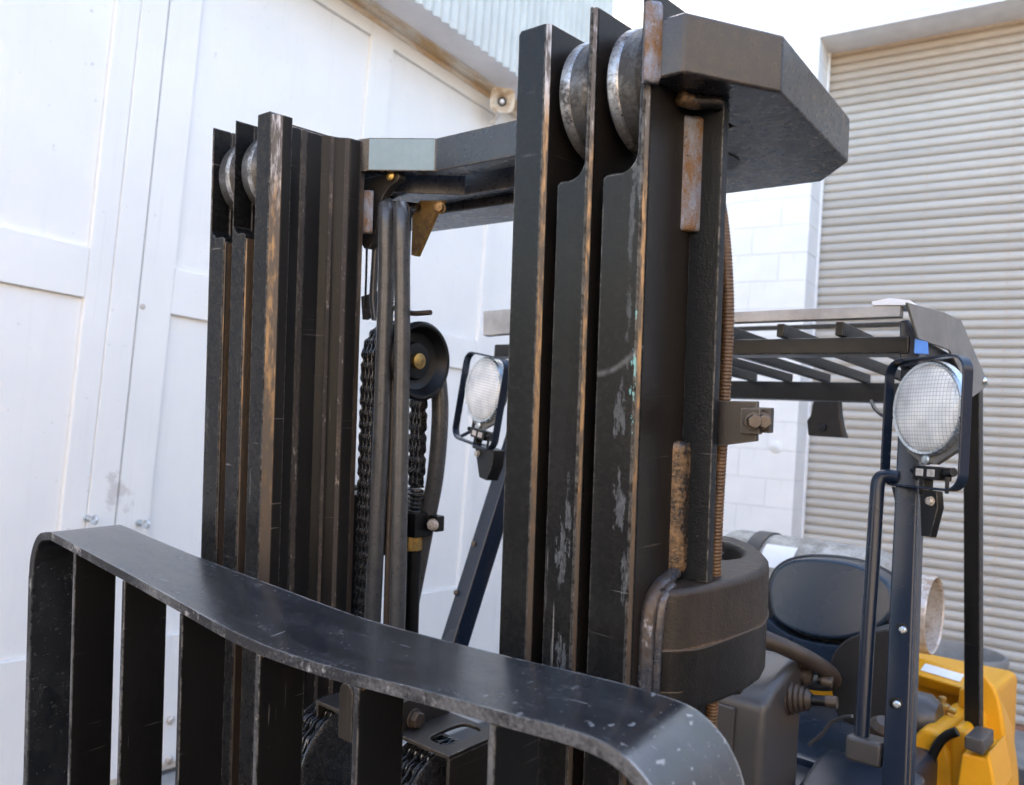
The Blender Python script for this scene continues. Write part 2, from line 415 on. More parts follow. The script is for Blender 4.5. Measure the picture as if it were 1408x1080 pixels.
M['door'] = mat_door()
M['lintel'] = plain('lintel_paint', (0.80, 0.78, 0.76), 0.55, 0, 0.1, 8, 0.15)
M['soffit'] = plain('soffit_paint', (0.84, 0.82, 0.83), 0.6, 0, 0.1, 5, 0.1)
M['eave'] = rusty('eave_batten_paint', (0.72, 0.68, 0.60), (0.56, 0.38, 0.20), 0.48, 0.5, 0.0, 9, (1, 0.3, 1), bump=0.1)
M['clad'] = plain('corrugated_steel_paint', (0.52, 0.52, 0.47), 0.45, 0, 0.12, 5, 0.05)
M['horn'] = rusty('horn_plastic', (0.66, 0.57, 0.44), (0.40, 0.27, 0.16), 0.45, 0.45, 0.0, 18, (1, 1, 1), bump=0.05)
M['concrete'] = plain('concrete', (0.30, 0.29, 0.27), 0.85, 0, 0.3, 4, 0.4)
M['sill'] = plain('rusty_sill', (0.30, 0.15, 0.10), 0.7, 0, 0.3, 12, 0.3)


def mat_asphalt():
    g = NG('asphalt')
    n = g.noise(0.6, 5, 0.6)
    f = g.noise(160, 4, 0.8)
    c = g.mix(g.ramp(f, [(0.35, 0.0), (0.7, 1.0)]), (0.028, 0.028, 0.029), (0.085, 0.083, 0.080))
    c = g.mix(g.math('MULTIPLY', g.ramp(n, [(0.4, 0.0), (0.7, 1.0)]), 0.5), c, (0.10, 0.098, 0.093))
    return g.set(c, 0.85, 0, g.bump(f, 0.6, 0.006))


M['asphalt'] = mat_asphalt()


def mat_brick():
    g = NG('brick_masonry')
    b = g.n('ShaderNodeTexBrick')
    b.inputs['Color1'].default_value = (0.42, 0.35, 0.27, 1)
    b.inputs['Color2'].default_value = (0.36, 0.29, 0.22, 1)
    b.inputs['Mortar'].default_value = (0.42, 0.38, 0.33, 1)
    b.inputs['Scale'].default_value = 1.0
    b.inputs['Brick Width'].default_value = 0.23
    b.inputs['Row Height'].default_value = 0.076
    b.inputs['Mortar Size'].default_value = 0.008
    o = g.sep()
    cb = g.n('ShaderNodeCombineXYZ')
    g.t.links.new(g.math('ADD', o[0], o[1]), cb.inputs[0])
    g.t.links.new(o[2], cb.inputs[1])
    g.t.links.new(cb.outputs[0], b.inputs['Vector'])
    return g.set(b.outputs[0], 0.8, 0)


M['brickwall'] = mat_brick()


def mat_glass():
    g = NG('lens_glass')
    return g.set((0.9, 0.92, 0.93), 0.08, 0, None, **{'Transmission Weight': 0.75, 'IOR': 1.45})


M['lens'] = mat_glass()
M['reflector'] = plain('reflector', (0.85, 0.86, 0.88), 0.22, 0.9, 0.15, 60, 0.4)
M['chrome'] = plain('bright_rim', (0.62, 0.66, 0.68), 0.28, 0.85, 0.2, 30, 0.05)

# ------------------------------------------------------------------ mesh helpers


def box(bm, x0, x1, y0, y1, z0, z1, mi=0):
    vs = [bm.verts.new((x, y, z)) for x in (x0, x1) for y in (y0, y1) for z in (z0, z1)]
    for f in ((0, 1, 3, 2), (4, 6, 7, 5), (0, 4, 5, 1), (2, 3, 7, 6), (0, 2, 6, 4), (1, 5, 7, 3)):
        bm.faces.new([vs[i] for i in f]).material_index = mi
    return vs


def prism(bm, pts, axis, a0, a1, mi=0, mis=None):
    """extrude a 2D outline along an axis; pts are the two other coordinates in xyz order"""
    def v(p, a):
        q = list(p)
        q.insert('xyz'.index(axis), a)
        return bm.verts.new(q)
    A = [v(p, a0) for p in pts]
    B = [v(p, a1) for p in pts]
    n = len(pts)
    bm.faces.new(A).material_index = mi
    bm.faces.new(B[::-1]).material_index = mi
    for i in range(n):
        f = bm.faces.new([A[i], A[(i + 1) % n], B[(i + 1) % n], B[i]])
        f.material_index = mis.get(i, mi) if mis else mi
    return A, B


def poly_slab(bm, pts3, vec, mi=0):
    A = [bm.verts.new(p) for p in pts3]
    B = [bm.verts.new(Vector(p) + Vector(vec)) for p in pts3]
    n = len(A)
    bm.faces.new(A).material_index = mi
    bm.faces.new(B[::-1]).material_index = mi
    for i in range(n):
        bm.faces.new([A[i], A[(i + 1) % n], B[(i + 1) % n], B[i]]).material_index = mi


def smooth_path(pts, k=8):
    P = [Vector(p) for p in pts]
    if len(P) < 3:
        return P
    P = [2 * P[0] - P[1]] + P + [2 * P[-1] - P[-2]]
    out = []
    for i in range(1, len(P) - 2):
        for j in range(k):
            t = j / k
            a, b, c, d = P[i - 1], P[i], P[i + 1], P[i + 2]
            out.append(0.5 * (2 * b + (c - a) * t + (2 * a - 5 * b + 4 * c - d) * t * t + (3 * b - a - 3 * c + d) * t ** 3))
    out.append(P[-2])
    return out


def tube(bm, pts, r, n=12, closed=False, mi=0, sy=1.0):
    """round tube along a polyline; r is a number or a function of the index; sy flattens it"""
    P = [Vector(p) for p in pts]
    rings = []
    up = None
    L = len(P)
    for i, p in enumerate(P):
        if closed:
            t = (P[(i + 1) % L] - P[i - 1]).normalized()
        else:
            t = (P[min(i + 1, L - 1)] - P[max(i - 1, 0)]).normalized()
        if up is None:
            up = Vector((0, 0, 1)) if abs(t.z) < 0.9 else Vector((1, 0, 0))
        a = t.cross(up).normalized()
        up = a.cross(t).normalized()
        rr = r(i) if callable(r) else r
        rings.append([bm.verts.new(p + a * (rr * math.cos(2 * math.pi * k / n)) + up * (rr * sy * math.sin(2 * math.pi * k / n))) for k in range(n)])
    m = L if closed else L - 1
    for i in range(m):
        A, B = rings[i], rings[(i + 1) % L]
        for k in range(n):
            bm.faces.new([A[k], A[(k + 1) % n], B[(k + 1) % n], B[k]]).material_index = mi
    if not closed:
        bm.faces.new(rings[0][::-1]).material_index = mi
        bm.faces.new(rings[-1]).material_index = mi


def lathe(bm, prof, org, ax, n=40, mi=0, mis=None, cap=True):
    """revolve (radius, height) pairs about an axis"""
    ax = Vector(ax).normalized()
    u = ax.orthogonal().normalized()
    w = ax.cross(u)
    org = Vector(org)
    rings = []
    for (r, h) in prof:
        rings.append([bm.verts.new(org + ax * h + (u * math.cos(2 * math.pi * k / n) + w * math.sin(2 * math.pi * k / n)) * r) for k in range(n)])
    for i in range(len(prof) - 1):
        for k in range(n):
            f = bm.faces.new([rings[i][k], rings[i][(k + 1) % n], rings[i + 1][(k + 1) % n], rings[i + 1][k]])
            f.material_index = mis[i] if mis else mi
    if cap:
        bm.faces.new(rings[0][::-1]).material_index = mis[0] if mis else mi
        bm.faces.new(rings[-1]).material_index = mis[-1] if mis else mi


def hexbolt(bm, org, ax, r, h, mi=0):
    ax = Vector(ax).normalized()
    lathe(bm, [(r * 1.18, 0), (r * 1.18, h * 0.22), (r, h * 0.23)], org, ax, 24, mi)
    lathe(bm, [(r, h * 0.23), (r, h * 0.92), (r * 0.84, h)], org, ax, 6, mi)


def finish(name, bm, mats, parent=None, mat=None, bevel=0.0, seg=2, ang=38, smooth=True, only=None):
    bmesh.ops.recalc_face_normals(bm, faces=bm.faces[:])
    if bevel:
        ed = [e for e in bm.edges if len(e.link_faces) == 2 and e.calc_face_angle(0) > R_(32) and (only is None or only(e))]
        bmesh.ops.bevel(bm, geom=ed, offset=bevel, offset_type='OFFSET', segments=seg, profile=0.5, affect='EDGES', clamp_overlap=True)
    me = bpy.data.meshes.new(name)
    bm.to_mesh(me)
    bm.free()
    for m_ in (mats if isinstance(mats, (list, tuple)) else [mats]):
        me.materials.append(M[m_])
    if smooth:
        me.shade_smooth()
        me.set_sharp_from_angle(angle=R_(ang))
    o = bpy.data.objects.new(name, me)
    COL.objects.link(o)
    if parent:
        o.parent = parent
    if mat is not None:
        o.matrix_local = mat
    if bevel and smooth:
        w = o.modifiers.new('weighted_normals', 'WEIGHTED_NORMAL')
        w.keep_sharp = True
    return o


def tag(o, label=None, cat=None, group=None, kind=None):
    for k, v in (('label', label), ('category', cat), ('group', group), ('kind', kind)):
        if v:
            o[k] = v
    return o


def empty(name, loc, rz=0.0):
    o = bpy.data.objects.new(name, None)
    o.empty_display_size = 0.2
    COL.objects.link(o)
    o.location = loc
    o.rotation_euler = (0, 0, rz)
    return o


def copy_part(o, parent, mat):
    c = o.copy()
    COL.objects.link(c)
    c.parent = parent
    c.matrix_local = mat
    return c


NB = bmesh.new

# ================================================================== ground
def flat(name, x0, x1, y0, y1, z, mat, n=1):
    bm = NB()
    vs = [bm.verts.new(p) for p in ((x0, y0, z), (x1, y0, z), (x1, y1, z), (x0, y1, z))]
    bm.faces.new(vs)
    return finish(name, bm, mat, smooth=False)


tag(flat('ground', -120, 120, -120, 120, 0.0, 'asphalt'), kind='structure')
bm = NB()
box(bm, -2.62, -2.05, -2.0, 5.1, -0.1, 0.004)
tag(finish('path', bm, 'concrete', smooth=False), kind='structure')

# ================================================================== white timber workshop on the left
GZ = -H0
def root_at(name, loc):
    o = empty(name, loc)
    return o, Matrix.Translation(Vector((0, 0, H0)) - Vector(loc))


shed, SM = root_at('timber_workshop', (-2.66, 1.5, 0))
tag(shed, 'white painted timber workshop with panelled doors and corrugated cladding above its soffit', 'building')
XF = -2.64
def wpart(name, x0, x1, y0, y1, z0, z1, mat='timber', bev=0.003):
    b = NB()
    box(b, x0, x1, y0, y1, z0, z1)
    return finish(name, b, mat, shed, SM, bev)


wpart('core_wall', -6.5, -2.672, -2.0, 5.478, GZ, 2.3, bev=0)
wpart('upper_wall', -6.5, -2.36, -2.0, 4.70, 2.31, 4.9, bev=0)
for (y0, y1, z0, z1) in ((-1.12, -0.03, 0.36, 1.92), (-0.03, 1.10, 0.36, 1.92), (-0.03, 1.10, -1.28, 0.155), (1.49, 2.562, 0.355, 1.92), (1.49, 2.562, -1.28, 0.155), (2.742, 3.78, 0.36, 1.92), (2.742, 3.78, -1.28, 0.155)):
    wpart('panel', -2.671, -2.662, y0 + 0.0015, y1 - 0.0015, z0 + 0.0015, z1 - 0.0015, bev=0)
for (y0, y1, dx) in ((-0.25, -0.03, 0.0), (1.10, 1.203, 0.0), (1.205, 1.326, 0.005), (1.334, 1.49, 0.0), (2.562, 2.742, 0.0), (3.78, 3.86, 0.004)):
    wpart('stile', -2.671, XF + dx, y0, y1, -1.86, 2.0, bev=0.004)
for (y0, y1) in ((-0.03, 1.10), (1.49, 2.562), (2.742, 3.78)):
    wpart('rail', -2.671, XF - 0.0025, y0 + 0.001, y1 - 0.001, 0.155, 0.36, bev=0.003)
    wpart('rail', -2.671, XF - 0.0025, y0 + 0.001, y1 - 0.001, 1.92, 2.0, bev=0.003)
    wpart('rail', -2.671, XF - 0.0025, y0 + 0.001, y1 - 0.001, -1.86, -1.28, bev=0.003)
wpart('header_board', -2.671, XF + 0.003, -2, 5.47, 2.001, 2.032, 'eave')
wpart('eave_batten', -2.671, -2.585, -2, 5.47, 2.033, 2.055, 'eave')
wpart('soffit', -2.672, -2.325, -2, 4.70, 2.056, 2.076, 'soffit')
wpart('soffit_trim', -2.585, -2.560, -2, 4.70, 2.046, 2.056, 'eave')

def corrugated(waves=10, wl=0.076, amp=0.009, z0=2.03, z1=4.9):
    b = NB()
    n = waves * 10
    lo = []
    for i in range(n + 1):
        y = i * wl / 10
        x = -2.312 + amp * math.cos(2 * math.pi * i / 10)
        lo.append((b.verts.new((x, y, z0)), b.verts.new((x, y, z1)), b.verts.new((x - 0.0025, y, z0)), b.verts.new((x - 0.0025, y, z1))))
    for i in range(n):
        a, c = lo[i], lo[i + 1]
        b.faces.new([a[0], c[0], c[1], a[1]])
        b.faces.new([a[2], a[3], c[3], c[2]])
        b.faces.new([a[0], a[2], c[2], c[0]])
    return b


first = None
for k in range(9):
    y = 4.71 - 0.76 * (k + 1)
    m_ = SM @ Matrix.Translation((0, y, 0))
    if first is None:
        first = finish('cladding_sheet', corrugated(), 'clad', shed, m_, ang=60)
    else:
        copy_part(first, shed, m_)
# eye bolts at the meeting stiles
def eye_bolt(y, z):
    b = NB()
    lathe(b, [(0.015, 0), (0.015, 0.005)], (XF + 0.004, y, z), (1, 0, 0), 20)
    tube(b, [(XF + 0.006, y, z), (XF + 0.045, y, z)], 0.006, 10)
    ring = [(XF + 0.060 + 0.016 * math.cos(t), y, z + 0.016 * math.sin(t)) for t in [2 * math.pi * i / 18 for i in range(18)]]
    tube(b, ring, 0.0055, 8, True)
    return finish('eye_bolt', b, 'chrome', shed, SM)


for (u, v) in ((119, 713), (190, 719)):
    p = at(u, v, 'x', XF, 'W')
    eye_bolt(p.y, p.z)
for (u, v) in ((234, 990), (232, 1045)):
    p = at(u, v, 'x', XF, 'W')
    b = NB()
    lathe(b, [(0.018, 0), (0.018, 0.008), (0.011, 0.014), (0.0, 0.014)], (XF + 0.001, p.y, p.z), (1, 0, 0), 20)
    finish('coach_bolt', b, 'collar', shed, SM)
p = at(196, 422, 'x', XF, 'W')
b = NB()
lathe(b, [(0.012, 0), (0.010, 0.004), (0.003, 0.005)], (XF + 0.001, p.y, p.z), (1, 0, 0), 16)
finish('screw_head', b, 'collar', shed, SM)

# ================================================================== horn loudspeaker under the eave
hp = at(691, 138, 'x', -2.46, 'W')
horn, HM = root_at('horn_speaker', hp + Vector((0, 0, H0 - 0.10)))
tag(horn, 'cream square-mouthed horn loudspeaker fixed to the white workshop wall below the soffit', 'loudspeaker')
aim = (Vector((0.62, -0.75, -0.12))).normalized()
def squircle(bm_, org, ax, k0):
    """turn the round flare into a rounded square towards its mouth"""
    ax = Vector(ax).normalized()
    up = (Vector((0, 0, 1)) - ax * ax.z).normalized()
    si = ax.cross(up)
    for v in bm_.verts:
        d = v.co - org
        h = d.dot(ax)
        a, c = d.dot(si), d.dot(up)
        r = math.hypot(a, c)
        if r > k0:
            w = min(1, (r - k0) / 0.03)
            m_ = max(abs(a), abs(c)) / r
            s = 1 + w * 0.75 * (min(1 / m_, 1.24) - 1)
            v.co = org + ax * h + (si * a + up * c) * s


b = NB()
o_ = Vector(hp)
lathe(b, [(0.018, -0.11), (0.020, -0.08), (0.030, -0.045), (0.052, -0.015), (0.078, 0.0), (0.080, 0.004), (0.074, 0.004), (0.050, -0.012), (0.030, -0.038), (0.024, -0.06), (0.001, -0.062)], o_, aim, 48)
squircle(b, o_, aim, 0.045)
finish('flare', b, 'horn', horn, HM)
b = NB()
lathe(b, [(0.026, -0.050), (0.030, -0.040), (0.026, -0.034), (0.022, -0.042)], o_, aim, 32)
finish('throat_ring', b, 'black', horn, HM)
b = NB()
lathe(b, [(0.0165, -0.055), (0.0165, -0.032), (0.010, -0.024), (0.0, -0.022)], o_, aim, 28)
finish('centre_plug', b, 'label', horn, HM)
b = NB()
lathe(b, [(0.040, -0.16), (0.045, -0.155), (0.045, -0.115), (0.030, -0.10)], o_, aim, 32)
finish('driver', b, 'horn', horn, HM)
b = NB()
q = o_ - aim * 0.13
tube(b, [q + Vector((0, 0, -0.05)), q + Vector((-0.04, 0.02, -0.075)), Vector((XF, q.y + 0.03, q.z - 0.09))], 0.010, 10)
finish('bracket', b, 'lintel', horn, HM)

# ================================================================== white block building with the roller door
YB, YD = 5.48, 5.80
blk, BM_ = root_at('block_building', (0.5, YB, 0))
tag(blk, 'white painted concrete block building with a wide grey roller door', 'building')
za = at(1090, 271.6, 'y', YB, 'W').z
zb_ = at(1098, 702.6, 'y', YB, 'W').z
CP = (za - zb_) / 11.0
XJ, ZL = -0.965, 2.885
def bpart(name, x0, x1, y0, y1, z0, z1, mat, bev=0.0):
    b_ = NB()
    box(b_, x0, x1, y0, y1, z0, z1)
    return finish(name, b_, mat, blk, BM_, bev)


bpart('mortar_bed', -3.4, XJ - 0.007, YB + 0.0035, YB + 0.30, GZ, 5.4, 'mortar')
bpart('mortar_bed', XJ - 0.006, 3.0, YB + 0.0035, YB + 0.30, ZL + 0.012, 5.4, 'mortar')
bpart('rear_wall', -3.4, 9.0, 6.1, 6.3, GZ, 5.4, 'mortar')
bpart('side_wall', 3.0, 9.0, YB, 6.05, GZ, 5.4, 'block')
bpart('lintel', XJ - 0.004, 3.0, YB - 0.003, YD + 0.02, ZL, ZL + 0.010, 'lintel')
BL = 0.42
def block_mesh(L):
    b_ = NB()
    box(b_, 0.0025, L - 0.0025, 0, 0.318, 0.0025, CP - 0.0025)
    return b_


protos = {}
def block(x, z, L):
    key = round(L, 3)
    m_ = BM_ @ Matrix.Translation((x, YB, z))
    if key not in protos:
        protos[key] = finish('block', block_mesh(L), 'block', blk, m_, 0.004, 2)
    else:
        copy_part(protos[key], blk, m_)


c0 = int(math.floor((GZ - za) / CP))
for c in range(c0, c0 + 32):
    z = za + c * CP
    if z > 4.9:
        break
    odd = c % 2
    x = XJ
    if z > ZL - 0.02:
        x = 2.92
    first_ = True
    while x > -2.95:
        L = BL / 2 if (first_ and odd) else BL
        first_ = False
        if z < ZL - 0.02 and z + CP > ZL + 0.02 and x > XJ:
            x -= L
            continue
        block(x - L, z, L)
        x -= L
# one roller door slat, copied
PITCH = 0.0665
def slat_mesh():
    b_ = NB()
    pr = [(0.006, 0.0), (0.006, 0.0035), (-0.004, 0.0045), (-0.0095, 0.010), (-0.0140, 0.019), (-0.0165, 0.030), (-0.0165, 0.039), (-0.0135, 0.049), (-0.007, 0.0575), (0.000, 0.0625), (0.006, 0.0640), (0.006, PITCH - 0.0003), (0.009, PITCH - 0.0003), (0.009, 0.0)]
    prism(b_, pr, 'x', XJ - 0.05, 2.98)
    return b_


door = empty('roller_door', (0.5, YD, 0))
door.parent = blk
door.matrix_local = Matrix.Translation((0, YD - YB, 0))
DM = Matrix.Translation(Vector((0, 0, H0)) - Vector((0.5, YD, 0)))
first = None
k = 0
zt = GZ + 0.035
while zt < 3.02:
    m_ = DM @ Matrix.Translation((0, YD + random.uniform(-0.0008, 0.0008), zt))
    if first is None:
        first = finish('slat', slat_mesh(), 'door', door, m_, ang=40)
    else:
        copy_part(first, door, m_)
    zt += PITCH
bpart('guide_rail', XJ - 0.03, XJ + 0.012, YD - 0.050, YD - 0.032, GZ + 0.034, ZL - 0.002, 'lintel', 0.002)
bpart('threshold', XJ, 3.0, YD - 0.045, YD + 0.03, GZ, GZ + 0.034, 'sill', 0.004)
bm = NB()
box(bm, XJ + 0.002, 3.0, 4.95, YD - 0.046, -0.1, 0.012)
tag(finish('apron', bm, 'concrete', smooth=False), kind='structure')
# small round fixing on the block wall
p = at(1067, 615, 'y', YB, 'W')
b = NB()
lathe(b, [(0.045, 0), (0.045, 0.008), (0.030, 0.016), (0.012, 0.018), (0.010, 0.030), (0.0, 0.031)], (p.x, YB, p.z), (0, -1, 0), 28)
finish('wall_cap', b, 'block', blk, BM_)

# ================================================================== unseen brick building, added across the yard for warm reflected light
wh, WHM = root_at('added_brick_building', (7.0, -3.0, 0))
tag(wh, 'brick building added out of view to throw back warm light', 'building')
for (x0, x1, y0, y1) in ((7.0, 11.0, -10.0, 6.0), (-6.0, 6.99, -12.0, -9.0)):
    b = NB()
    box(b, x0, x1, y0, y1, GZ, 3.6)
    finish('added_brick_wall', b, 'brickwall', wh, WHM, 0, smooth=False)

# ================================================================== forklift
fork = empty('forklift', (0, 0, 0), YAW)
tag(fork, 'yellow forklift truck with a worn black three-stage mast, load backrest and overhead guard', 'forklift')
ZB = -1.62                      # foot of the mast rails
D = 0.165                       # rail depth
TF = 0.030                      # front flange thickness
def arc(cx_, cy_, r, a0, a1, n=6):
    return [(cx_ + r * math.cos(R_(a0 + (a1 - a0) * i / n)), cy_ + r * math.sin(R_(a0 + (a1 - a0) * i / n))) for i in range(n + 1)]


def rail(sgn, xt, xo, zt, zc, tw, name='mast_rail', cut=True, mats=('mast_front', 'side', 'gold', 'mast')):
    """channel open towards the mast centre: web outside, flanges inwards; the front flange is cut away at the top for the roller"""
    b = NB()
    ch = 0.0046 if sgn > 0 else 0.0075
    s = sgn
    xw = xo - tw
    # front flange with the radiused cut-out (outline in x, z)
    if cut:
        r = 0.018
        if sgn > 0:
            corner = arc(xw - r, zc + r, r, -90, 0)
        else:
            corner = [(xw - 0.012, zc), (xw, zc + 0.012)]
        o = [(xt, ZB), (xt, zc - 0.003)] + [(xt + 0.004, zc)] + corner + [(xw + 0.0005, zt), (xo - ch, zt), (xo - ch, ZB)]
    else:
        o = [(xt, ZB), (xt, zt - 0.004), (xt + 0.003, zt), (xo - ch, zt), (xo - ch, ZB)]
    prism(b, [(s * x, z) for x, z in o], 'y', 0.0, TF, 0)
    # outer corner and web (outline in x, y)
    o = [(xo - ch, 0.0002), (xo - 0.002, ch * 0.62), (xo, ch), (xo, D - ch), (xo - ch, D), (xw - 0.001, D), (xw - 0.001, TF + 0.0002), (xo - ch, TF + 0.0002)]
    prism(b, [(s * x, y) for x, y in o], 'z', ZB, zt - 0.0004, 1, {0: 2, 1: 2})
    if cut:
        # rear flange and bright flange tip
        prism(b, [(s * x, y) for x, y in ((xt, D - 0.028), (xw - 0.002, D - 0.034), (xw - 0.002, D - 0.0005), (xt, D - 0.0005))], 'z', ZB, zc - 0.01, 3)
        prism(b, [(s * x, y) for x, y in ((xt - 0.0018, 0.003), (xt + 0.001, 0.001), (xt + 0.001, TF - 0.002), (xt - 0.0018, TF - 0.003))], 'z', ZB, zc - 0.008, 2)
    else:
        # chamfered bright flange nose, shaped inner web and rear flange of the inner rail
        xt -= 0.009
        o = [(xt + 0.0088, 0.0006), (xt + 0.001, 0.0135), (xt, 0.0155), (xt, TF - 0.001), (xt + 0.0088, TF)]
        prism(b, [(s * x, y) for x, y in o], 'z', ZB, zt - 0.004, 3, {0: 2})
        prof = [(xt + 0.012, TF - 0.0005), (xt + 0.020, TF + 0.004), (xt + 0.0245, TF + 0.012), (xt + 0.0255, 0.062), (xt + 0.0245, 0.0625), (xt + 0.0245, 0.0715), (xt + 0.0255, 0.072), (xt + 0.0255, 0.098),
                (xt + 0.019, 0.106), (xt + 0.0165, 0.107), (xt + 0.0155, 0.113), (xt + 0.013, 0.119), (xt + 0.006, 0.126), (xt + 0.002, 0.131), (xt + 0.0005, 0.134), (xt, 0.150), (xt + 0.001, 0.1535), (xt + 0.006, D - 0.0005), (xw + 0.001, D - 0.0005), (xw + 0.001, TF)]
        zr = zt - 0.007
        prism(b, [(s * x, y) for x, y in prof], 'z', ZB, zr, 3, {4: 4, 9: 4, 12: 4, 15: 4, 16: 2})
    ob = finish(name, b, list(mats) + ['wearline'], fork, MM, 0.0012, 1, 30)
    return ob


RA, RBx, RC = (0.2224, 0.2626), (0.2789, 0.3195), (0.3336, 0.3815)
ZC = -0.030
rails = {}
for s in (1, -1):
    rails['a', s] = rail(s, RA[0], RA[1], 0.133, 0, 0.0115, cut=False)
    rails['b', s] = rail(s, RBx[0], RBx[1], 0.1354, ZC, 0.0085)
    rails['c', s] = rail(s, RC[0], RC[1], 0.1354, ZC - 0.0005, 0.0105)
    for key, x0, x1 in (('b', 0.2685, 0.3085), ('c', 0.3255, 0.3690)):
        b = NB()
        L = x1 - x0
        R0 = 0.0635
        lathe(b, [(0.020, 0.0), (R0 - 0.010, 0.0), (R0 - 0.0065, 0.0015), (R0 - 0.0005, 0.0065), (R0, 0.008), (R0, 0.0165), (R0 - 0.0015, 0.018), (R0 - 0.0015, L - 0.007), (R0 - 0.006, L - 0.001), (R0 - 0.012, L), (0.020, L)], (s * x0, 0.067, 0.064), (s, 0, 0), 64, mis=[1, 1, 1, 0, 0, 0, 1, 1, 1, 1])
        finish('mast_roller', b, ['roller', 'rollerdark'], rails[key, s], Matrix.Identity(4), 0, ang=20)
        b = NB()
        lathe(b, [(0.020, -0.003), (0.022, 0.0), (0.022, L)], (s * x0, 0.067, 0.064), (s, 0, 0), 24)
        finish('roller_pin', b, 'bolt', rails[key, s], Matrix.Identity(4))

# ------------------------------------------------------------------ crossmembers at the mast head
ZU0, ZU1 = 0.050, 0.1045
outer = [(0.3835, 0.001), (0.416, 0.001), (0.4655, 0.099), (0.4345, 0.376), (0.374, 0.452)]
inner = [(0.25, 0.335), (0.25, 0.171), (0.3835, 0.168)]
pl = outer + [(-0.374, 0.452), (-0.4345, 0.376), (-0.430, 0.172), (-0.3835, 0.169)] + [(-0.36, 0.25), (-0.345, 0.335)] + inner
b = NB()
prism(b, pl, 'z', ZU0, ZU1)
finish('crosshead', b, 'cross', fork, MM, 0.003, 3)
pi_ = [(0.2255, 0.166), (0.2255, 0.150), (0.199, 0.155), (0.116, 0.214)]
pl = [(-x, y) for x, y in pi_] + [(x, y) for x, y in pi_[::-1]] + [(0.10, 0.257), (-0.10, 0.257)]
b = NB()
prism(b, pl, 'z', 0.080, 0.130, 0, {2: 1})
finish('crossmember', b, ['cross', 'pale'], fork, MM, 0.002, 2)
b = NB()
prism(b, [(-0.31, 0.172), (-0.27, 0.172), (-0.13, 0.292), (0.13, 0.292), (0.27, 0.172), (0.31, 0.172), (0.25, 0.328), (-0.25, 0.328)], 'z', 0.062, 0.112)
finish('crossmember', b, 'cross', fork, MM, 0.002, 2)
# weld seams
def bead(pts, r, name='weld_bead', mat='weld', k=10, flat_=0.8, seed=1):
    rnd = random.Random(seed)
    P = smooth_path(pts, k)
    b_ = NB()
    n_ = len(P)
    ph = [rnd.uniform(0.965, 1.035) for _ in range(n_)]
    tube(b_, P, lambda i: r * ph[i] * (0.62 if i in (0, n_ - 1) else 1), 12, False, 0, flat_)
    return finish(name, b_, mat, fork, MM, 0, ang=80)


def fillet(a, c, z0, z1, mat, bulge=0.0022, seed=1, rough=0.0006, taper=0.006):
    """fillet weld in the corner between two plates: a and c are its toes (x, y)"""
    rnd = random.Random(seed)
    b_ = NB()
    n_ = max(8, int(abs(z1 - z0) / 0.0022))
    A_, C_ = Vector((a[0], a[1], 0)), Vector((c[0], c[1], 0))
    d = C_ - A_
    out_ = Vector((d.y, -d.x, 0)).normalized()
    if out_.x - out_.y < 0:
        out_ = -out_
    rows = []
    for i in range(n_ + 1):
        z = z0 + (z1 - z0) * i / n_
        e = min(1.0, (min(i, n_ - i) * abs(z1 - z0) / n_ + 0.0015) / taper)
        e = math.sqrt(e)
        w = rnd.uniform(-1, 1)
        row = []
        for k in range(9):
            t = k / 8
            tt = 0.5 + (t - 0.5) * (0.55 + 0.45 * e)
            h = bulge * math.sin(math.pi * t) * e * 1.0 + rough * (math.sin(i * 2.3 + 2 * math.sin(t * 3)) + w) * 0.5 * math.sin(math.pi * t) - 0.004 * (1 - e)
            p_ = A_ + d * tt + out_ * h
            row.append(b_.verts.new((p_.x, p_.y, z)))
        k0 = A_ - out_ * 0.004
        row.append(b_.verts.new((C_.x - out_.x * 0.006, C_.y - out_.y * 0.006, z)))
        row.append(b_.verts.new((A_.x - out_.x * 0.006, A_.y - out_.y * 0.006, z)))
        rows.append(row)
    m_ = len(rows[0])
    for i in range(n_):
        for k in range(m_):
            b_.faces.new([rows[i][k], rows[i][(k + 1) % m_], rows[i + 1][(k + 1) % m_], rows[i + 1][k]])
    b_.faces.new(rows[0][::-1])
    b_.faces.new(rows[-1])
    return finish('weld_bead', b_, mat, fork, MM, 0, ang=60)


fillet((0.3816, -0.0105), (0.3925, 0.0012), 0.046, 0.1195, 'weld', 0.0016, 2)
fillet((0.3816, 0.0665), (0.3935, 0.0832), -0.0765, 0.036, 'weld', 0.0016, 3, 0.0004, 0.003)
fillet((0.3816, 0.0665), (0.3925, 0.0832), -0.413, -0.283, 'weld_dark', 0.0024, 4, 0.0005, 0.008)
fillet((-0.2215, 0.1652), (-0.211, 0.176), -0.010, 0.056, 'weld', 0.0014, 5, 0.0006, 0.004)
# soot-dark blob of weld under the crosshead beside the guard strip
bead([(0.386, 0.045, 0.046), (0.395, 0.060, 0.044), (0.404, 0.074, 0.046), (0.412, 0.084, 0.045)], 0.009, mat='weld_dark', k=6, seed=6)
# thin pad put in for a dark tongue-shaped stain below the crosshead
b = NB()
prism(b, [(0.300 + 0.034 * math.cos(t), 0.275 + 0.050 * math.sin(t)) for t in [2 * math.pi * i / 36 for i in range(36)]], 'z', 0.0482, 0.0495)
finish('dark_pad', b, 'bar', fork, MM, 0.0005, 1)

# ------------------------------------------------------------------ vertical guard strip on the outer rail
b = NB()
box(b, 0.3818, 0.4150, 0.083, 0.0955, -0.4195, 0.0495)
finish('guard_strip', b, 'bar', fork, MM, 0.0016, 2)

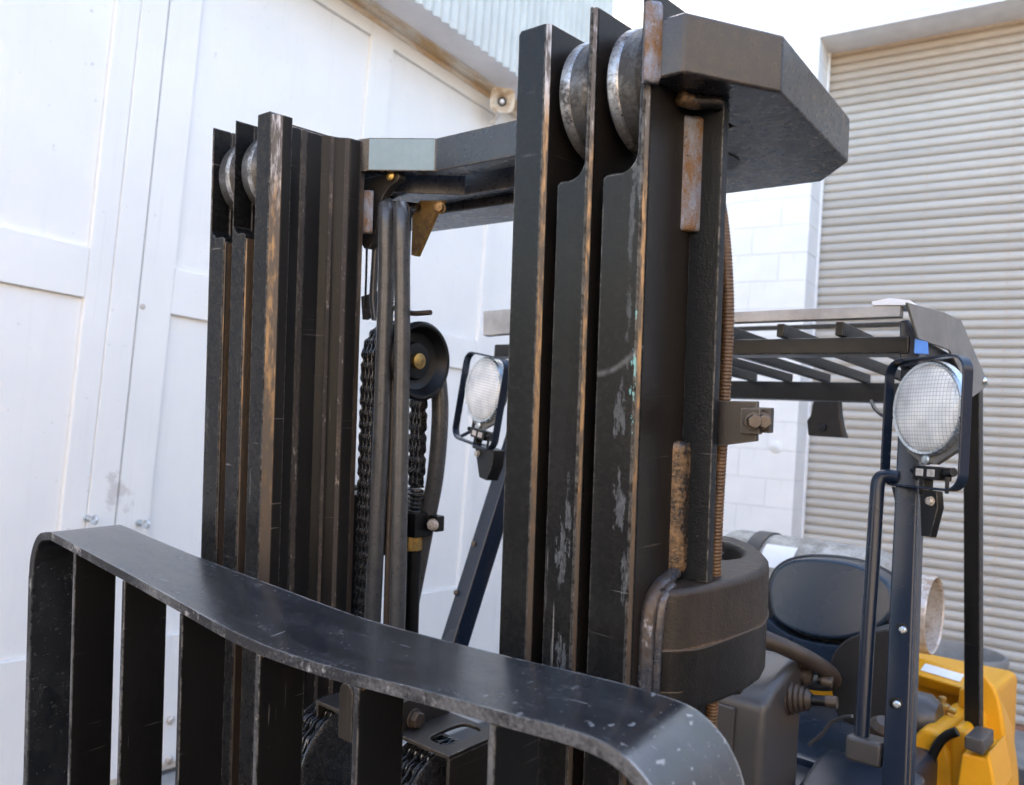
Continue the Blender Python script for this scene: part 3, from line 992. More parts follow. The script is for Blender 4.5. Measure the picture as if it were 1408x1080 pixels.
# ------------------------------------------------------------------ cylinder clamp of the outer mast
co = [(0.3820, 0.027), (0.398, 0.031), (0.4105, 0.043), (0.4175, 0.066), (0.4245, 0.107), (0.4285, 0.150), (0.4265, 0.190), (0.4176, 0.224), (0.404, 0.254), (0.387, 0.280), (0.360, 0.318), (0.323, 0.346), (0.27, 0.36)]
ci = [(0.27, 0.312), (0.315, 0.308), (0.345, 0.292), (0.364, 0.270), (0.374, 0.250), (0.378, 0.228), (0.373, 0.208), (0.360, 0.194), (0.335, 0.186), (0.300, 0.184), (0.30, 0.170), (0.382, 0.168)]
for s in (1, -1):
    b = NB()
    prism(b, [(s * x, y) for x, y in co + ci], 'z', -0.478, -0.420)
    ob = finish('cylinder_clamp', b, 'clamp', fork, MM, 0.010, 4, 60, only=lambda e: min(v.co.z for v in e.verts) > -0.425)
    b = NB()
    prism(b, [(s * (x - 0.0006 if x > 0.383 else x), y) for x, y in co + ci], 'z', -0.540, -0.4784)
    lo = finish('clamp_base', b, 'clamp_low', ob, Matrix.Identity(4), 0.006, 3, 60, only=lambda e: max(v.co.z for v in e.verts) < -0.535)
    ring = smooth_path([(s * x, y, -0.4785 + 0.0012 * math.sin(i * 2.1)) for i, (x, y) in enumerate(co[1:])], 5)
    b = NB()
    tube(b, ring, 0.0011, 8)
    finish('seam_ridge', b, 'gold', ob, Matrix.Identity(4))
    b = NB()
    lathe(b, [(0.030, -0.9), (0.030, -0.425)], (s * 0.318, 0.248, 0), (0, 0, 1), 32)
    finish('lift_cylinder', b, 'bar', fork, MM)
bead([(0.383, 0.075, -0.4125), (0.385, 0.060, -0.4165), (0.386, 0.046, -0.4195), (0.3865, 0.033, -0.426), (0.3865, 0.0245, -0.438), (0.3865, 0.021, -0.456), (0.3865, 0.0205, -0.48), (0.386, 0.0205, -0.515), (0.385, 0.0205, -0.545)], 0.0080, mat='weld_clamp', k=12, seed=8)
bead([(0.394, 0.052, -0.4195), (0.396, 0.040, -0.4225), (0.3965, 0.0315, -0.431), (0.396, 0.0275, -0.446), (0.395, 0.0265, -0.47), (0.394, 0.0265, -0.52)], 0.0050, mat='weld_clamp', k=12, seed=9)

# ------------------------------------------------------------------ ribbed hose behind the guard strip, its bracket and bolts
def ribbed(pts, r, name, pitch=0.0036):
    P = smooth_path(pts, 30)
    # resample evenly
    L = [0]
    for i in range(1, len(P)):
        L.append(L[-1] + (P[i] - P[i - 1]).length)
    n_ = int(L[-1] / (pitch / 4))
    Q = []
    j = 0
    for i in range(n_ + 1):
        t = L[-1] * i / n_
        while j < len(L) - 2 and L[j + 1] < t:
            j += 1
        f = (t - L[j]) / max(1e-9, L[j + 1] - L[j])
        Q.append(P[j].lerp(P[j + 1], f))
    b_ = NB()
    tube(b_, Q, lambda i: r * (1 + 0.07 * math.cos(i * math.pi / 2)), 14)
    return finish(name, b_, 'braid', fork, MM, 0, ang=70)


ribbed([(0.385, 0.13, -0.02), (0.396, 0.125, -0.06), (0.4045, 0.121, -0.11), (0.4085, 0.12, -0.165), (0.4075, 0.12, -0.24), (0.4045, 0.12, -0.35), (0.402, 0.125, -0.43), (0.398, 0.14, -0.5), (0.392, 0.15, -0.56), (0.389, 0.15, -0.66), (0.388, 0.15, -0.85)], 0.0066, 'ribbed_hose')
b = NB()
p1, p2, p3, p4 = [at(u, v, 'y', 0.099, 'M') for u, v in ((984, 551), (1041, 552), (1040, 607), (984, 614))]
poly_slab(b, [p1, p2, p3, p4], (0, 0.006, 0))
br = finish('hose_bracket', b, 'bracket', fork, MM, 0.001, 2)
b = NB()
c = at(1032, 580, 'y', 0.085, 'M')
box(b, c.x - 0.0135, c.x + 0.0065, 0.0915, 0.0988, c.z - 0.0120, c.z + 0.0125)
finish('clamp_plate', b, 'bracket', br, Matrix.Identity(4), 0.001, 2)
b = NB()
box(b, c.x - 0.005, c.x + 0.0135, 0.0985, 0.1075, c.z - 0.0105, c.z + 0.0135)
finish('clamp_plate', b, 'bracket', br, Matrix.Identity(4), 0.001, 2)
for (u, v, y0) in ((1036, 580, 0.091), (1049, 580, 0.097)):
    b = NB()
    q = at(u, v, 'y', y0 - 0.012, 'M')
    hexbolt(b, (q.x - 0.006, y0, q.z), (0.55, -0.83, 0), 0.0072, 0.0135)
    finish('hex_bolt', b, 'bolt', br, Matrix.Identity(4), 0.0005, 1)
# hose support leg below the clamp
b = NB()
q = [at(u, v, 'y', 0.16, 'M') for u, v in ((957, 955), (965, 955), (966, 1080), (952, 1080), (950, 985), (957, 975))]
poly_slab(b, q, (0, 0.006, 0))
finish('hose_bracket', b, 'bracket', fork, MM, 0.001, 2)
b = NB()
q = [at(u, v, 'y', 0.24, 'M') for u, v in ((1000, 935), (1020, 930), (1018, 955), (1008, 956))]
poly_slab(b, q, (0, 0.006, 0))
finish('hose_bracket', b, 'bracket', fork, MM, 0.001, 2)

# ------------------------------------------------------------------ load backrest
BYF, BYR = -0.18, -0.075
fr = [(-0.535, -1.30), (-0.535, -0.62), (-0.5335, -0.535), (-0.528, -0.505), (-0.516, -0.484), (-0.498, -0.470), (-0.47, -0.4640), (-0.4465, -0.4636), (-0.33, -0.4725), (-0.21, -0.482), (-0.10, -0.4915), (-0.03, -0.498), (0.03, -0.5015), (0.09, -0.5020), (0.18, -0.4975), (0.277, -0.489), (0.389, -0.4806), (0.44, -0.4765), (0.474, -0.4770), (0.497, -0.4835), (0.516, -0.498), (0.529, -0.520), (0.535, -0.550), (0.536, -0.60), (0.536, -0.70), (0.536, -1.30)]
rr = [(-0.535, -1.30), (-0.535, -0.62), (-0.5335, -0.535), (-0.528, -0.503), (-0.516, -0.484), (-0.500, -0.4725), (-0.48, -0.4675), (-0.46, -0.4660), (-0.30, -0.4755), (-0.20, -0.480), (-0.10, -0.4835), (-0.03, -0.486), (0.06, -0.489), (0.12, -0.489), (0.21, -0.4862), (0.30, -0.4822), (0.41, -0.4760), (0.45, -0.4755), (0.478, -0.4762), (0.497, -0.4815), (0.516, -0.496), (0.529, -0.518), (0.535, -0.548), (0.536, -0.60), (0.536, -0.70), (0.536, -1.30)]
F_ = smooth_path([(x, BYF, z) for x, z in fr], 4)
B_ = smooth_path([(x, BYR, z) for x, z in rr], 4)
b = NB()
TH = 0.011
secs = []
for i in range(len(F_)):
    def nrm(Pl):
        t = (Pl[min(i + 1, len(Pl) - 1)] - Pl[max(i - 1, 0)])
        t.y = 0
        t.normalize()
        return Vector((t.z, 0, -t.x))      # points to the inside of the frame
    nf, nb = nrm(F_), nrm(B_)
    secs.append([b.verts.new(F_[i]), b.verts.new(B_[i]), b.verts.new(B_[i] + nb * TH), b.verts.new(F_[i] + nf * TH)])
for i in range(len(secs) - 1):
    for k in range(4):
        b.faces.new([secs[i][k], secs[i][(k + 1) % 4], secs[i + 1][(k + 1) % 4], secs[i + 1][k]]).material_index = 1 if k == 3 else 0
b.faces.new(secs[0][::-1])
b.faces.new(secs[-1])
back = finish('load_backrest', b, ['backrest', 'chip'], fork, MM, 0.0016, 2, 40)
def ztop(x):
    for i in range(len(F_) - 1):
        if F_[i].x <= x <= F_[i + 1].x and abs(F_[i].x) < 0.52:
            f = (x - F_[i].x) / max(1e-9, F_[i + 1].x - F_[i].x)
            return F_[i].z + f * (F_[i + 1].z - F_[i].z)
    return -0.5


for (u, v) in ((95, 950), (163, 950), (243, 950), (349.5, 950), (484.5, 980), (670.5, 1000)):
    x = at(u, v, 'y', BYF, 'M').x
    b = NB()
    zt_ = ztop(x + 0.003) - TH - 0.001
    prism(b, [(x, -0.1795), (x + 0.0075, -0.1795), (x + 0.0075, -0.124), (x, -0.124)], 'z', -1.29, zt_, 0, {0: 1})
    finish('backrest_bar', b, ['slat', 'chip'], back, Matrix.Identity(4), 0.0014, 2)
    b = NB()
    tube(b, [(x + 0.0075, -0.176, zt_ + 0.0005), (x + 0.0075, -0.15, zt_ + 0.0005), (x + 0.0075, -0.126, zt_ + 0.0005)], 0.0035, 8)
    finish('fillet_weld', b, 'weld_dark', back, Matrix.Identity(4))
# carriage plates that carry the backrest, lower down
b = NB()
for z in (-0.95, -1.30):
    box(b, -0.50, 0.50, -0.118, -0.078, z - 0.06, z + 0.06)
finish('fork_carriage', b, 'slat', fork, MM, 0.004, 2)

# ------------------------------------------------------------------ free-lift cylinder head: two chain wheels and their guards
SY, SZ, SR = 0.052, -0.744, 0.080
def link_mesh(bm_, pitch, w, r=0.0086, th=0.0026, n_=2):
    """leaf-chain link: plates side by side on two pins, along +z"""
    for k in range(n_):
        x = -w / 2 + w * k / (n_ - 1)
        o_ = []
        for a in range(-80, 81, 32):
            o_.append((r * math.sin(R_(a)), pitch + r * math.cos(R_(a))))
        o_ += [(0.80 * r, pitch * 0.5)]
        for a in range(100, 261, 32):
            o_.append((r * math.sin(R_(a)), r * math.cos(R_(a))))
        o_ += [(-0.80 * r, pitch * 0.5)]
        prism(bm_, o_, 'x', x - th / 2, x + th / 2)
    lathe(bm_, [(r * 0.45, -w / 2 - 0.0035), (r * 0.45, w / 2 + 0.0035)], (0, 0, 0), (1, 0, 0), 10)


def chain(path, parent, pitch=0.0188, w=0.019, mat='chain'):
    """links as separate parts along a polyline"""
    P = [Vector(p) for p in path]
    L = [0]
    for i in range(1, len(P)):
        L.append(L[-1] + (P[i] - P[i - 1]).length)
    def pos(t):
        for i in range(1, len(P)):
            if t <= L[i]:
                return P[i - 1].lerp(P[i], (t - L[i - 1]) / (L[i] - L[i - 1]))
        return P[-1]
    n_ = int(L[-1] / pitch)
    pr = []
    for ww, nn_ in ((w, 4), (w - 0.0064, 3)):
        b_ = NB()
        link_mesh(b_, pitch, ww, n_=nn_)
        pr.append(b_)
    ms = []
    for i in range(n_):
        p, q_ = pos(i * pitch), pos((i + 1) * pitch)
        d = (q_ - p).normalized()
        xx = Vector((1, 0, 0))
        yy = d.cross(xx).normalized()
        xx = yy.cross(d)
        m_ = Matrix((xx, yy, d)).transposed().to_4x4()
        m_.translation = p
        if len(ms) < 2:
            ms.append(finish('chain_link', pr[i % 2], mat, parent, m_, 0.0004, 1))
        else:
            copy_part(ms[i % 2], parent, m_)


for (x0, x1) in ((-0.128, -0.072), (0.054, 0.110)):
    b = NB()
    w_ = x1 - x0
    prof = [(0.02, 0), (SR - 0.006, 0), (SR, 0.003), (SR, 0.006), (SR - 0.017, 0.010), (SR - 0.017, w_ - 0.010), (SR, w_ - 0.006), (SR, w_ - 0.003), (SR - 0.006, w_), (0.02, w_)]
    lathe(b, prof, (x0, SY, SZ), (1, 0, 0), 64)
    wheel = finish('chain_wheel', b, 'chain', fork, MM, 0, ang=30)
    xm = (x0 + x1) / 2
    path = [(xm, SY + (SR - 0.009) * math.cos(R_(a)), SZ + (SR - 0.009) * math.sin(R_(a))) for a in range(20, 221, 6)]
    path = path + [(xm, path[-1][1], path[-1][2] - 0.2)]
    cw_ = empty('lift_chain', (0, 0, 0))
    cw_.parent = fork
    cw_.matrix_local = MM
    chain(path, cw_, 0.0215, 0.032)
# guard bracket with a slot, right, and its twin behind the bar, left
def slot_bracket(x0, x1, y0, y1, zt_, lip, flange, name='chain_guard'):
    """folded plate: top with an oblong slot, front and side lips"""
    b_ = NB()
    t_ = 0.005
    cx_, cy_ = (x0 + x1) / 2 + 0.007, (y0 + y1) / 2 + 0.003
    hw, hl = 0.033, 0.018
    n_ = 32
    out_, inn_ = [], []
    for i in range(n_):
        a = 2 * math.pi * i / n_
        ca, sa = math.cos(a), math.sin(a)
        m_ = max(abs(ca) , abs(sa))
        out_.append(((x0 + x1) / 2 + ca / m_ * (x1 - x0) / 2, (y0 + y1) / 2 + sa / m_ * (y1 - y0) / 2))
        e = 4.0
        q_ = (abs(ca) ** e + abs(sa) ** e) ** (-1 / e)
        inn_.append((cx_ + ca * q_ * hl, cy_ + sa * q_ * hw))
    rows = []
    for z in (zt_, zt_ - t_):
        rows.append(([b_.verts.new((x, y, z)) for x, y in out_], [b_.verts.new((x, y, z)) for x, y in inn_]))
    for i in range(n_):
        j = (i + 1) % n_
        b_.faces.new([rows[0][0][i], rows[0][0][j], rows[0][1][j], rows[0][1][i]])
        b_.faces.new([rows[1][0][i], rows[1][1][i], rows[1][1][j], rows[1][0][j]])
        b_.faces.new([rows[0][1][i], rows[0][1][j], rows[1][1][j], rows[1][1][i]])
        b_.faces.new([rows[0][0][i], rows[1][0][i], rows[1][0][j], rows[0][0][j]])
    xl = x1 - 0.0045 if lip > 0 else x0 - 0.0005
    box(b_, xl, xl + 0.005, y0 + 0.001, y1 - 0.001, zt_ - abs(lip), zt_ - t_ + 0.0003)
    if flange:
        prism(b_, [(y0 - 0.004, zt_ - t_ + 0.001), (y1, zt_ - t_ + 0.001), (y1, zt_ + 0.040), (y0 + 0.008, zt_ + 0.034), (y0 - 0.004, zt_ + 0.022)], 'x', x0 - 0.0055, x0 - 0.0005)
    return finish(name, b_, 'bracket', fork, MM, 0.0012, 2)


gb = slot_bracket(0.050, 0.138, 0.018, 0.110, -0.655, 0.075, True)
b = NB()
q = at(569, 988, 'x', 0.0502, 'M')
hexbolt(b, (0.0496, q.y, q.z), (1, 0, 0), 0.0100, 0.012)
finish('hex_bolt', b, 'bolt', gb, Matrix.Identity(4), 0.0006, 1)
gl = slot_bracket(-0.103, -0.015, 0.014, 0.106, -0.655, -0.026, False)
b = NB()
p1, p2 = at(474, 950, 'y', -0.055, 'M'), at(474, 1015, 'y', -0.055, 'M')
prism(b, [(p1.x - 0.004, p2.z), (p1.x - 0.004, p1.z - 0.003)] + arc(p1.x + 0.008, p1.z, 0.012, 170, 10, 8) + [(p1.x + 0.020, p2.z)], 'y', -0.06, -0.048)
finish('chain_anchor', b, 'bracket', fork, MM, 0.002, 2)
b = NB()
lathe(b, [(0.045, -0.75), (0.045, 0.0)], (0.0, SY + 0.01, SZ - 0.05), (0, 0, 1), 40)
finish('lift_cylinder', b, 'bar', fork, MM)

# ------------------------------------------------------------------ hoses, chain and pulley behind the far rails
I4 = Matrix.Identity(4)
def pm(u, v, y):
    return at(u, v, 'y', y, 'M')


def hose(px, y, r, name='hydraulic_hose', mat='hose', k=10):
    b_ = NB()
    pts = [pm(u, v, y if not callable(y) else y(v)) for u, v in px]
    tube(b_, smooth_path(pts, k), r, 16)
    return finish(name, b_, mat, fork, MM, ang=70)


hose([(531, 281), (531, 300), (531, 380), (528, 480), (524, 600), (518, 730), (512, 860), (508, 960)], lambda v: 0.19 + max(0, 300 - v) * 0.0008, 0.0128)
hose([(551, 284), (552, 305), (553, 380), (553, 480), (551, 600), (549, 720), (546, 860), (545, 960)], lambda v: 0.19 + max(0, 300 - v) * 0.0008, 0.0120)
hose([(521, 288), (518, 320), (515, 370), (513, 410), (516, 440)], 0.205, 0.0060)
hose([(505, 300), (504, 360), (502, 425)], 0.205, 0.0018, 'cable', 'black')
hose([(563, 285), (562, 330), (561, 380), (560, 430)], 0.20, 0.0030, 'cable', 'black')
hose([(541, 500), (538, 640), (534, 760), (530, 900)], 0.205, 0.0050, 'lift_rod', 'rim')
hose([(590, 480), (600, 510), (605, 555), (603, 610), (597, 665), (587, 717), (574, 785), (558, 865), (540, 950)], 0.325, 0.0142)
hose([(500, 424), (515, 428), (545, 424), (566, 431), (592, 430)], 0.215, 0.0040, 'guide_rod', 'rim')
b = NB()
q = [pm(u, v, 0.212) for u, v in ((496, 408), (521, 400), (528, 420), (516, 430), (498, 440))]
poly_slab(b, q, (0, 0.012, 0))
finish('chain_bracket', b, 'rim', fork, MM, 0.001, 2)
# pulley
pc = at(581, 497, 'x', -0.168, 'M')
PR = 0.0625
b = NB()
lathe(b, [(0.012, 0), (PR - 0.010, 0), (PR, 0.003), (PR, 0.008), (PR - 0.014, 0.013), (PR - 0.014, 0.036), (PR, 0.041), (PR, 0.047), (PR - 0.004, 0.050), (PR - 0.008, 0.0495), (PR - 0.018, 0.034), (PR - 0.024, 0.031), (0.031, 0.030), (0.028, 0.036), (0.022, 0.037), (0.012, 0.037)], (pc.x - 0.049, pc.y, pc.z), (1, 0, 0), 64)
pul = finish('chain_pulley', b, 'black', fork, MM, ang=30)
b = NB()
lathe(b, [(0.0125, 0.03), (0.0125, 0.043), (0.006, 0.045), (0, 0.045)], (pc.x - 0.049, pc.y, pc.z), (1, 0, 0), 24)
finish('pin_cap', b, 'brass', pul, I4)
xc = pm(501, 640, pc.y - PR).x
RR = PR - 0.006
lc = empty('lift_chain', (0, 0, 0))
lc.parent = fork
lc.matrix_local = MM
xd = pm(574, 600, pc.y + RR).x - xc
path = [(xc, pc.y - RR, -0.86), (xc, pc.y - RR, pc.z)] + [(xc + xd * (180 - a) / 180, pc.y + RR * math.cos(R_(a)), pc.z + RR * math.sin(R_(a))) for a in range(170, -1, -10)] + [(xc + xd, pc.y + RR, pm(571, 668, pc.y + RR).z)]
chain(path, lc, 0.0185, 0.026)
# chain anchor: spring, block, brass nut, tail
sx = pm(570, 690, pc.y + RR)
sx.x = xc + xd
b = NB()
z0, z1 = pm(568, 668, pc.y + RR).z, pm(568, 703, pc.y + RR).z
tube(b, [(sx.x + 0.012 * math.cos(t), sx.y + 0.012 * math.sin(t), z0 + (z1 - z0) * t / (2 * math.pi * 6)) for t in [2 * math.pi * i / 14 for i in range(14 * 6 + 1)]], 0.0022, 8)
finish('spring', b, 'chain', fork, MM)
b = NB()
lathe(b, [(0.006, -0.005), (0.006, 0.05)], (sx.x, sx.y, z1 - 0.02), (0, 0, 1), 14)
box(b, sx.x - 0.022, sx.x + 0.022, sx.y - 0.02, sx.y + 0.02, z1 - 0.040, z1)
finish('chain_anchor', b, 'black', fork, MM, 0.002, 2)
b = NB()
lathe(b, [(0.0155, -0.024), (0.0155, 0)], (sx.x, sx.y - 0.002, z1 - 0.0405), (0, 0, 1), 6)
finish('brass_nut', b, 'brass', fork, MM, 0.001, 2)
b = NB()
lathe(b, [(0.012, -0.16), (0.012, 0)], (sx.x, sx.y, z1 - 0.066), (0, 0, 1), 18)
finish('anchor_tail', b, 'black', fork, MM)
# hose clamp with its bolt
ca = pm(587, 717, 0.325)
b = NB()
lathe(b, [(0.0165, -0.014), (0.0165, 0.014)], ca, (0.10, 0, 1), 24)
box(b, ca.x + 0.012, ca.x + 0.034, ca.y - 0.010, ca.y + 0.008, ca.z - 0.013, ca.z + 0.013)
box(b, ca.x - 0.036, ca.x - 0.012, ca.y - 0.004, ca.y + 0.008, ca.z - 0.015, ca.z + 0.015)
hc = finish('hose_clamp', b, 'black', fork, MM, 0.002, 2)
b = NB()
hexbolt(b, (ca.x + 0.026, ca.y - 0.0105, ca.z - 0.001), (0.35, -0.94, 0), 0.0085, 0.009)
finish('hex_bolt', b, 'collar', hc, I4, 0.0004, 1)
# curved gusset below the inner crossmember
b = NB()
q = [pm(u, v, 0.188) for u, v in ((498, 246), (520, 241), (546, 236), (549, 243), (546, 249), (534, 258), (526, 270), (521, 290), (517, 312), (512, 334), (507, 342), (500, 342), (496, 334))]
poly_slab(b, q, (0, 0.014, 0))
finish('gusset', b, 'bracket', fork, MM, 0.0015, 2)
b = NB()
q = pm(538, 243, 0.186)
lathe(b, [(0.007, -0.003), (0.007, 0.004), (0.003, 0.006)], q, (0.3, -1, 0), 14)
finish('pin', b, 'brass', fork, MM)
b = NB()
q = [pm(u, v, 0.262) for u, v in ((567, 297), (577, 276), (609, 276), (600, 289), (572, 353), (565, 351))]
poly_slab(b, q, (0.004, 0.006, 0))
hb = finish('hose_bracket', b, 'goldplate', fork, MM, 0.0008, 2)
b = NB()
q = pm(605, 287, 0.258)
hexbolt(b, q, (0.5, -0.86, 0), 0.008, 0.012)
finish('hex_bolt', b, 'goldplate', hb, I4, 0.0004, 1)
b = NB()
p1, p2 = pm(518, 279, 0.255), pm(575, 285, 0.255)
tube(b, [p1, p2], 0.0065, 10)
finish('hose_guide', b, 'black', fork, MM)

# ------------------------------------------------------------------ overhead guard (truck axes)
def fbox(name, x0, x1, y0, y1, z0, z1, mat, bev=0.003, parent=None):
    b_ = NB()
    box(b_, x0, x1, y0, y1, z0, z1)
    return finish(name, b_, mat, parent or fork, I4 if parent else FM, bev, 2)


guard = fbox('overhead_guard', -0.455, 0.412, 0.75, 0.80, -0.1075, -0.080, 'guardp')
fbox('guard_beam', -0.455, 0.345, 1.52, 1.57, -0.125, -0.077, 'guardp', parent=guard)
fbox('guard_beam', 0.385, 0.425, 0.801, 1.10, -0.125, -0.0805, 'guardp', parent=guard)
fbox('guard_beam', -0.455, -0.415, 0.801, 1.519, -0.125, -0.0805, 'guardp', parent=guard)
for k in range(-5, 2):
    x = 0.1945 + 0.1007 * k
    fbox('guard_bar', x, x + 0.0135, 0.753, 1.56, -0.0765, -0.0535, 'guardp', 0.002, guard)
fbox('top_strip', -0.482, 0.399, 0.742, 0.762, -0.0505, -0.031, 'sheet', 0.002, guard)
p1 = at(1100, 447, 'y', 1.58, 'F').z
fbox('top_strip', -0.46, 0.30, 1.575, 1.59, p1 - 0.012, p1, 'guardp', 0.002, guard)
b = NB()
q = [at(u, v, 'y', 0.738, 'F') for u, v in ((664, 428), (712, 424), (712, 458), (664, 462))]
poly_slab(b, q, (0, 0.02, 0))
finish('strip_end', b, 'sheet', guard, I4, 0.002, 2)
b = NB()
q = [at(u, v, 'y', 0.739, 'F') for u, v in ((1198, 415), (1222, 410), (1251, 413), (1258, 420), (1200, 420))]
poly_slab(b, q, (0, 0.06, 0))
finish('strip_cap', b, 'label', guard, I4, 0.001, 2)
# folded grey side cover
b = NB()
T = [at(u, v, 'x', 0.432, 'F') for u, v in ((1248, 416), (1294, 430), (1322, 441), (1357, 530), (1338, 546), (1299, 482), (1263, 466))]
T[1].x += 0.006
T[5].x += 0.008
T[3].x += 0.004
def quad_slab(bm_, pts, n):
    poly_slab(bm_, pts, n)


quad_slab(b, [T[0], T[1], T[5], T[6]], (-0.004, 0, 0))
quad_slab(b, [T[1] + Vector((0, 0.0005, 0)), T[2], T[3], T[4], T[5] + Vector((0, 0.0005, 0))], (-0.004, 0, 0))
finish('side_cover', b, 'cover', guard, I4, 0.0008, 1, 20)
b = NB()
q = at(1352, 524, 'x', 0.436, 'F')
lathe(b, [(0.007, 0), (0.007, 0.004), (0.003, 0.008)], q, (1, -0.3, 0), 14)
finish('cover_screw', b, 'chrome', guard, I4)
# blue tape on the corner
b = NB()
q = [at(u, v, 'y', 0.735, 'F') for u, v in ((1258, 466), (1275, 470), (1276, 487), (1257, 486))]
poly_slab(b, q, (0, 0.004, 0))
finish('tape', b, 'blue', guard, I4)
# box hanging from the rear beam and its cable
b = NB()
q = [at(u, v, 'y', 1.50, 'F') for u, v in ((1118, 552), (1153, 552), (1154, 570), (1157, 588), (1162, 602), (1111, 599), (1109, 579), (1114, 572))]
poly_slab(b, q, (0, 0.03, 0))
hb2 = finish('hanging_bracket', b, 'black', guard, I4, 0.003, 2)
b = NB()
q = [at(u, v, 'y', 1.498, 'F') for u, v in ((1152, 553), (1154, 553), (1155, 572), (1162, 602), (1158, 602), (1153, 575))]
poly_slab(b, q, (0, 0.001, 0))
finish('bracket_edge', b, 'rim', hb2, I4)
b = NB()
lathe(b, [(0.010, 0), (0.010, 0.006), (0, 0.007)], at(1131, 588, 'y', 1.499, 'F'), (0, -1, 0), 16)
finish('knob', b, 'seatdark', hb2, I4)
b = NB()
tube(b, smooth_path([at(1198, 552, 'y', 0.95, 'F'), at(1203, 562, 'y', 0.9, 'F'), at(1213, 571, 'y', 0.86, 'F'), at(1226, 574, 'y', 0.82, 'F')], 8), 0.0035, 8)
finish('cable', b, 'black', guard, I4)

# posts
def skew_post(name, tl, tr, br_, bl, dep, mat='post', parent=None, bev=0.004):
    b_ = NB()
    poly_slab(b_, [tl, tr, br_, bl], (0, dep, 0))
    return finish(name, b_, mat, parent or fork, I4 if parent else FM, bev, 2)


yt, yb = 0.745, 0.665
a, c, d, e = at(1238, 500, 'y', 0.765, 'F'), at(1268, 500, 'y', 0.765, 'F'), at(1247, 1080, 'y', yb, 'F'), at(1211, 1080, 'y', yb, 'F')
d2, e2 = d + (d - c) * 0.9, e + (e - a) * 0.9
pr_ = skew_post('guard_post', a, c, d2, e2, 0.045)
b = NB()
poly_slab(b, [c + Vector((0.0005, 0.0015, -0.08)), c + Vector((0.0035, 0.0045, -0.08)), d2 + Vector((0.0035, 0.0045, 0)), d2 + Vector((0.0005, 0.0015, 0))], (0.0, 0.004, 0))
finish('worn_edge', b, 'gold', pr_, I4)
pr_['label'] = 'front post with round bolts facing the camera'
for (u, v) in ((1240, 866), (1232, 968), (1247, 760)):
    t = (v - 500) / 580
    q = at(u, v, 'y', 0.765 + (yb - 0.765) * t * 1.02, 'F')
    if v > 800:
        b = NB()
        lathe(b, [(0.0095, -0.001), (0.0095, 0.0006), (0.0080, 0.0012)], q, (0, -1, 0), 24)
        finish('bolt_washer', b, 'black', pr_, I4)
        b = NB()
        lathe(b, [(0.0055, 0.0), (0.0055, 0.005), (0.003, 0.008), (0, 0.008)], q + Vector((0.0015, 0, 0)), (0.2, -1, 0), 18)
        finish('bolt_head', b, 'chrome', pr_, I4)
# bracket pieces joining the post to the guard
b = NB()
q = [at(u, v, 'y', 0.755, 'F') for u, v in ((1236, 441), (1249, 439), (1261, 464), (1266, 505), (1237, 505))]
poly_slab(b, q, (0, 0.05, 0))
finish('post_head', b, 'post', fork, FM, 0.004, 2)
a, e = at(681, 640, 'y', 0.79, 'F'), at(601, 893, 'y', 0.69, 'F')
dn = (e - a)
a2, e2 = a - dn * 0.62, e + dn * 1.2
wv = Vector((0.040, 0, 0))
pl_ = skew_post('guard_post', a2, a2 + wv, e2 + wv, e2, 0.055)
for (u, v) in ((652, 748), (628, 815)):
    b = NB()
    t = (v - 640) / 253
    q = at(u, v, 'y', 0.79 - 0.10 * t - 0.001, 'F')
    lathe(b, [(0.006, -0.002), (0.006, 0.004), (0.003, 0.005)], q, (0, -1, 0), 14)
    finish('bolt_head', b, 'bolt', pl_, I4)
# rear post, right
def beam(name, p, q, wx, wy, mat, parent=None, bev=0.003):
    b_ = NB()
    o_ = [Vector((-wx / 2, -wy / 2, 0)), Vector((wx / 2, -wy / 2, 0)), Vector((wx / 2, wy / 2, 0)), Vector((-wx / 2, wy / 2, 0))]
    A = [b_.verts.new(Vector(p) + v) for v in o_]
    B = [b_.verts.new(Vector(q) + v) for v in o_]
    b_.faces.new(A)
    b_.faces.new(B[::-1])
    for i in range(4):
        b_.faces.new([A[i], A[(i + 1) % 4], B[(i + 1) % 4], B[i]])
    return finish(name, b_, mat, parent or fork, I4 if parent else FM, bev, 2)


p, q = at(1338, 530, 'x', 0.405, 'F'), at(1339, 1012, 'x', 0.405, 'F')
rp = beam('guard_post', p, q, 0.030, 0.036, 'guardp')
rp['label'] = 'rear post standing on the yellow body'
beam('guard_post', (-0.43, p.y, p.z), (-0.43, q.y, q.z), 0.030, 0.036, 'guardp')
b = NB()
q0 = [at(u, v, 'y', 1.20, 'F') for u, v in ((1326, 1012), (1352, 1018), (1352, 1040), (1325, 1030))]
poly_slab(b, q0, (0, 0.10, 0))
finish('post_foot', b, 'cowl', fork, FM, 0.004, 2)

# headlights
def mat_lens():
    g = NG('fluted_lens')
    o = g.sep()
    def lines(v):
        f = g.math('FRACT', g.math('MULTIPLY', v, 172.0))
        return g.ramp(g.math('ABSOLUTE', g.math('SUBTRACT', f, 0.5)), [(0.36, 0.0), (0.44, 1.0)])
    ln = g.math('MAXIMUM', lines(o[0]), lines(o[2]))
    hot = g.ramp(g.noise(22, 2, 0.5), [(0.35, 0.0), (0.62, 1.0)])  # bright hot spots painted into the lens colour
    c0 = g.mix(hot, (0.66, 0.67, 0.67), (0.98, 0.98, 0.96))
    c = g.mix(g.math('MULTIPLY', ln, 0.42), c0, (0.20, 0.21, 0.21))
    return g.set(c, 0.12, 0.0, g.bump(g.math('ADD', ln, g.noise(30, 2)), 0.4, 0.003), **{'Coat Weight': 0.8, 'Coat Roughness': 0.05})


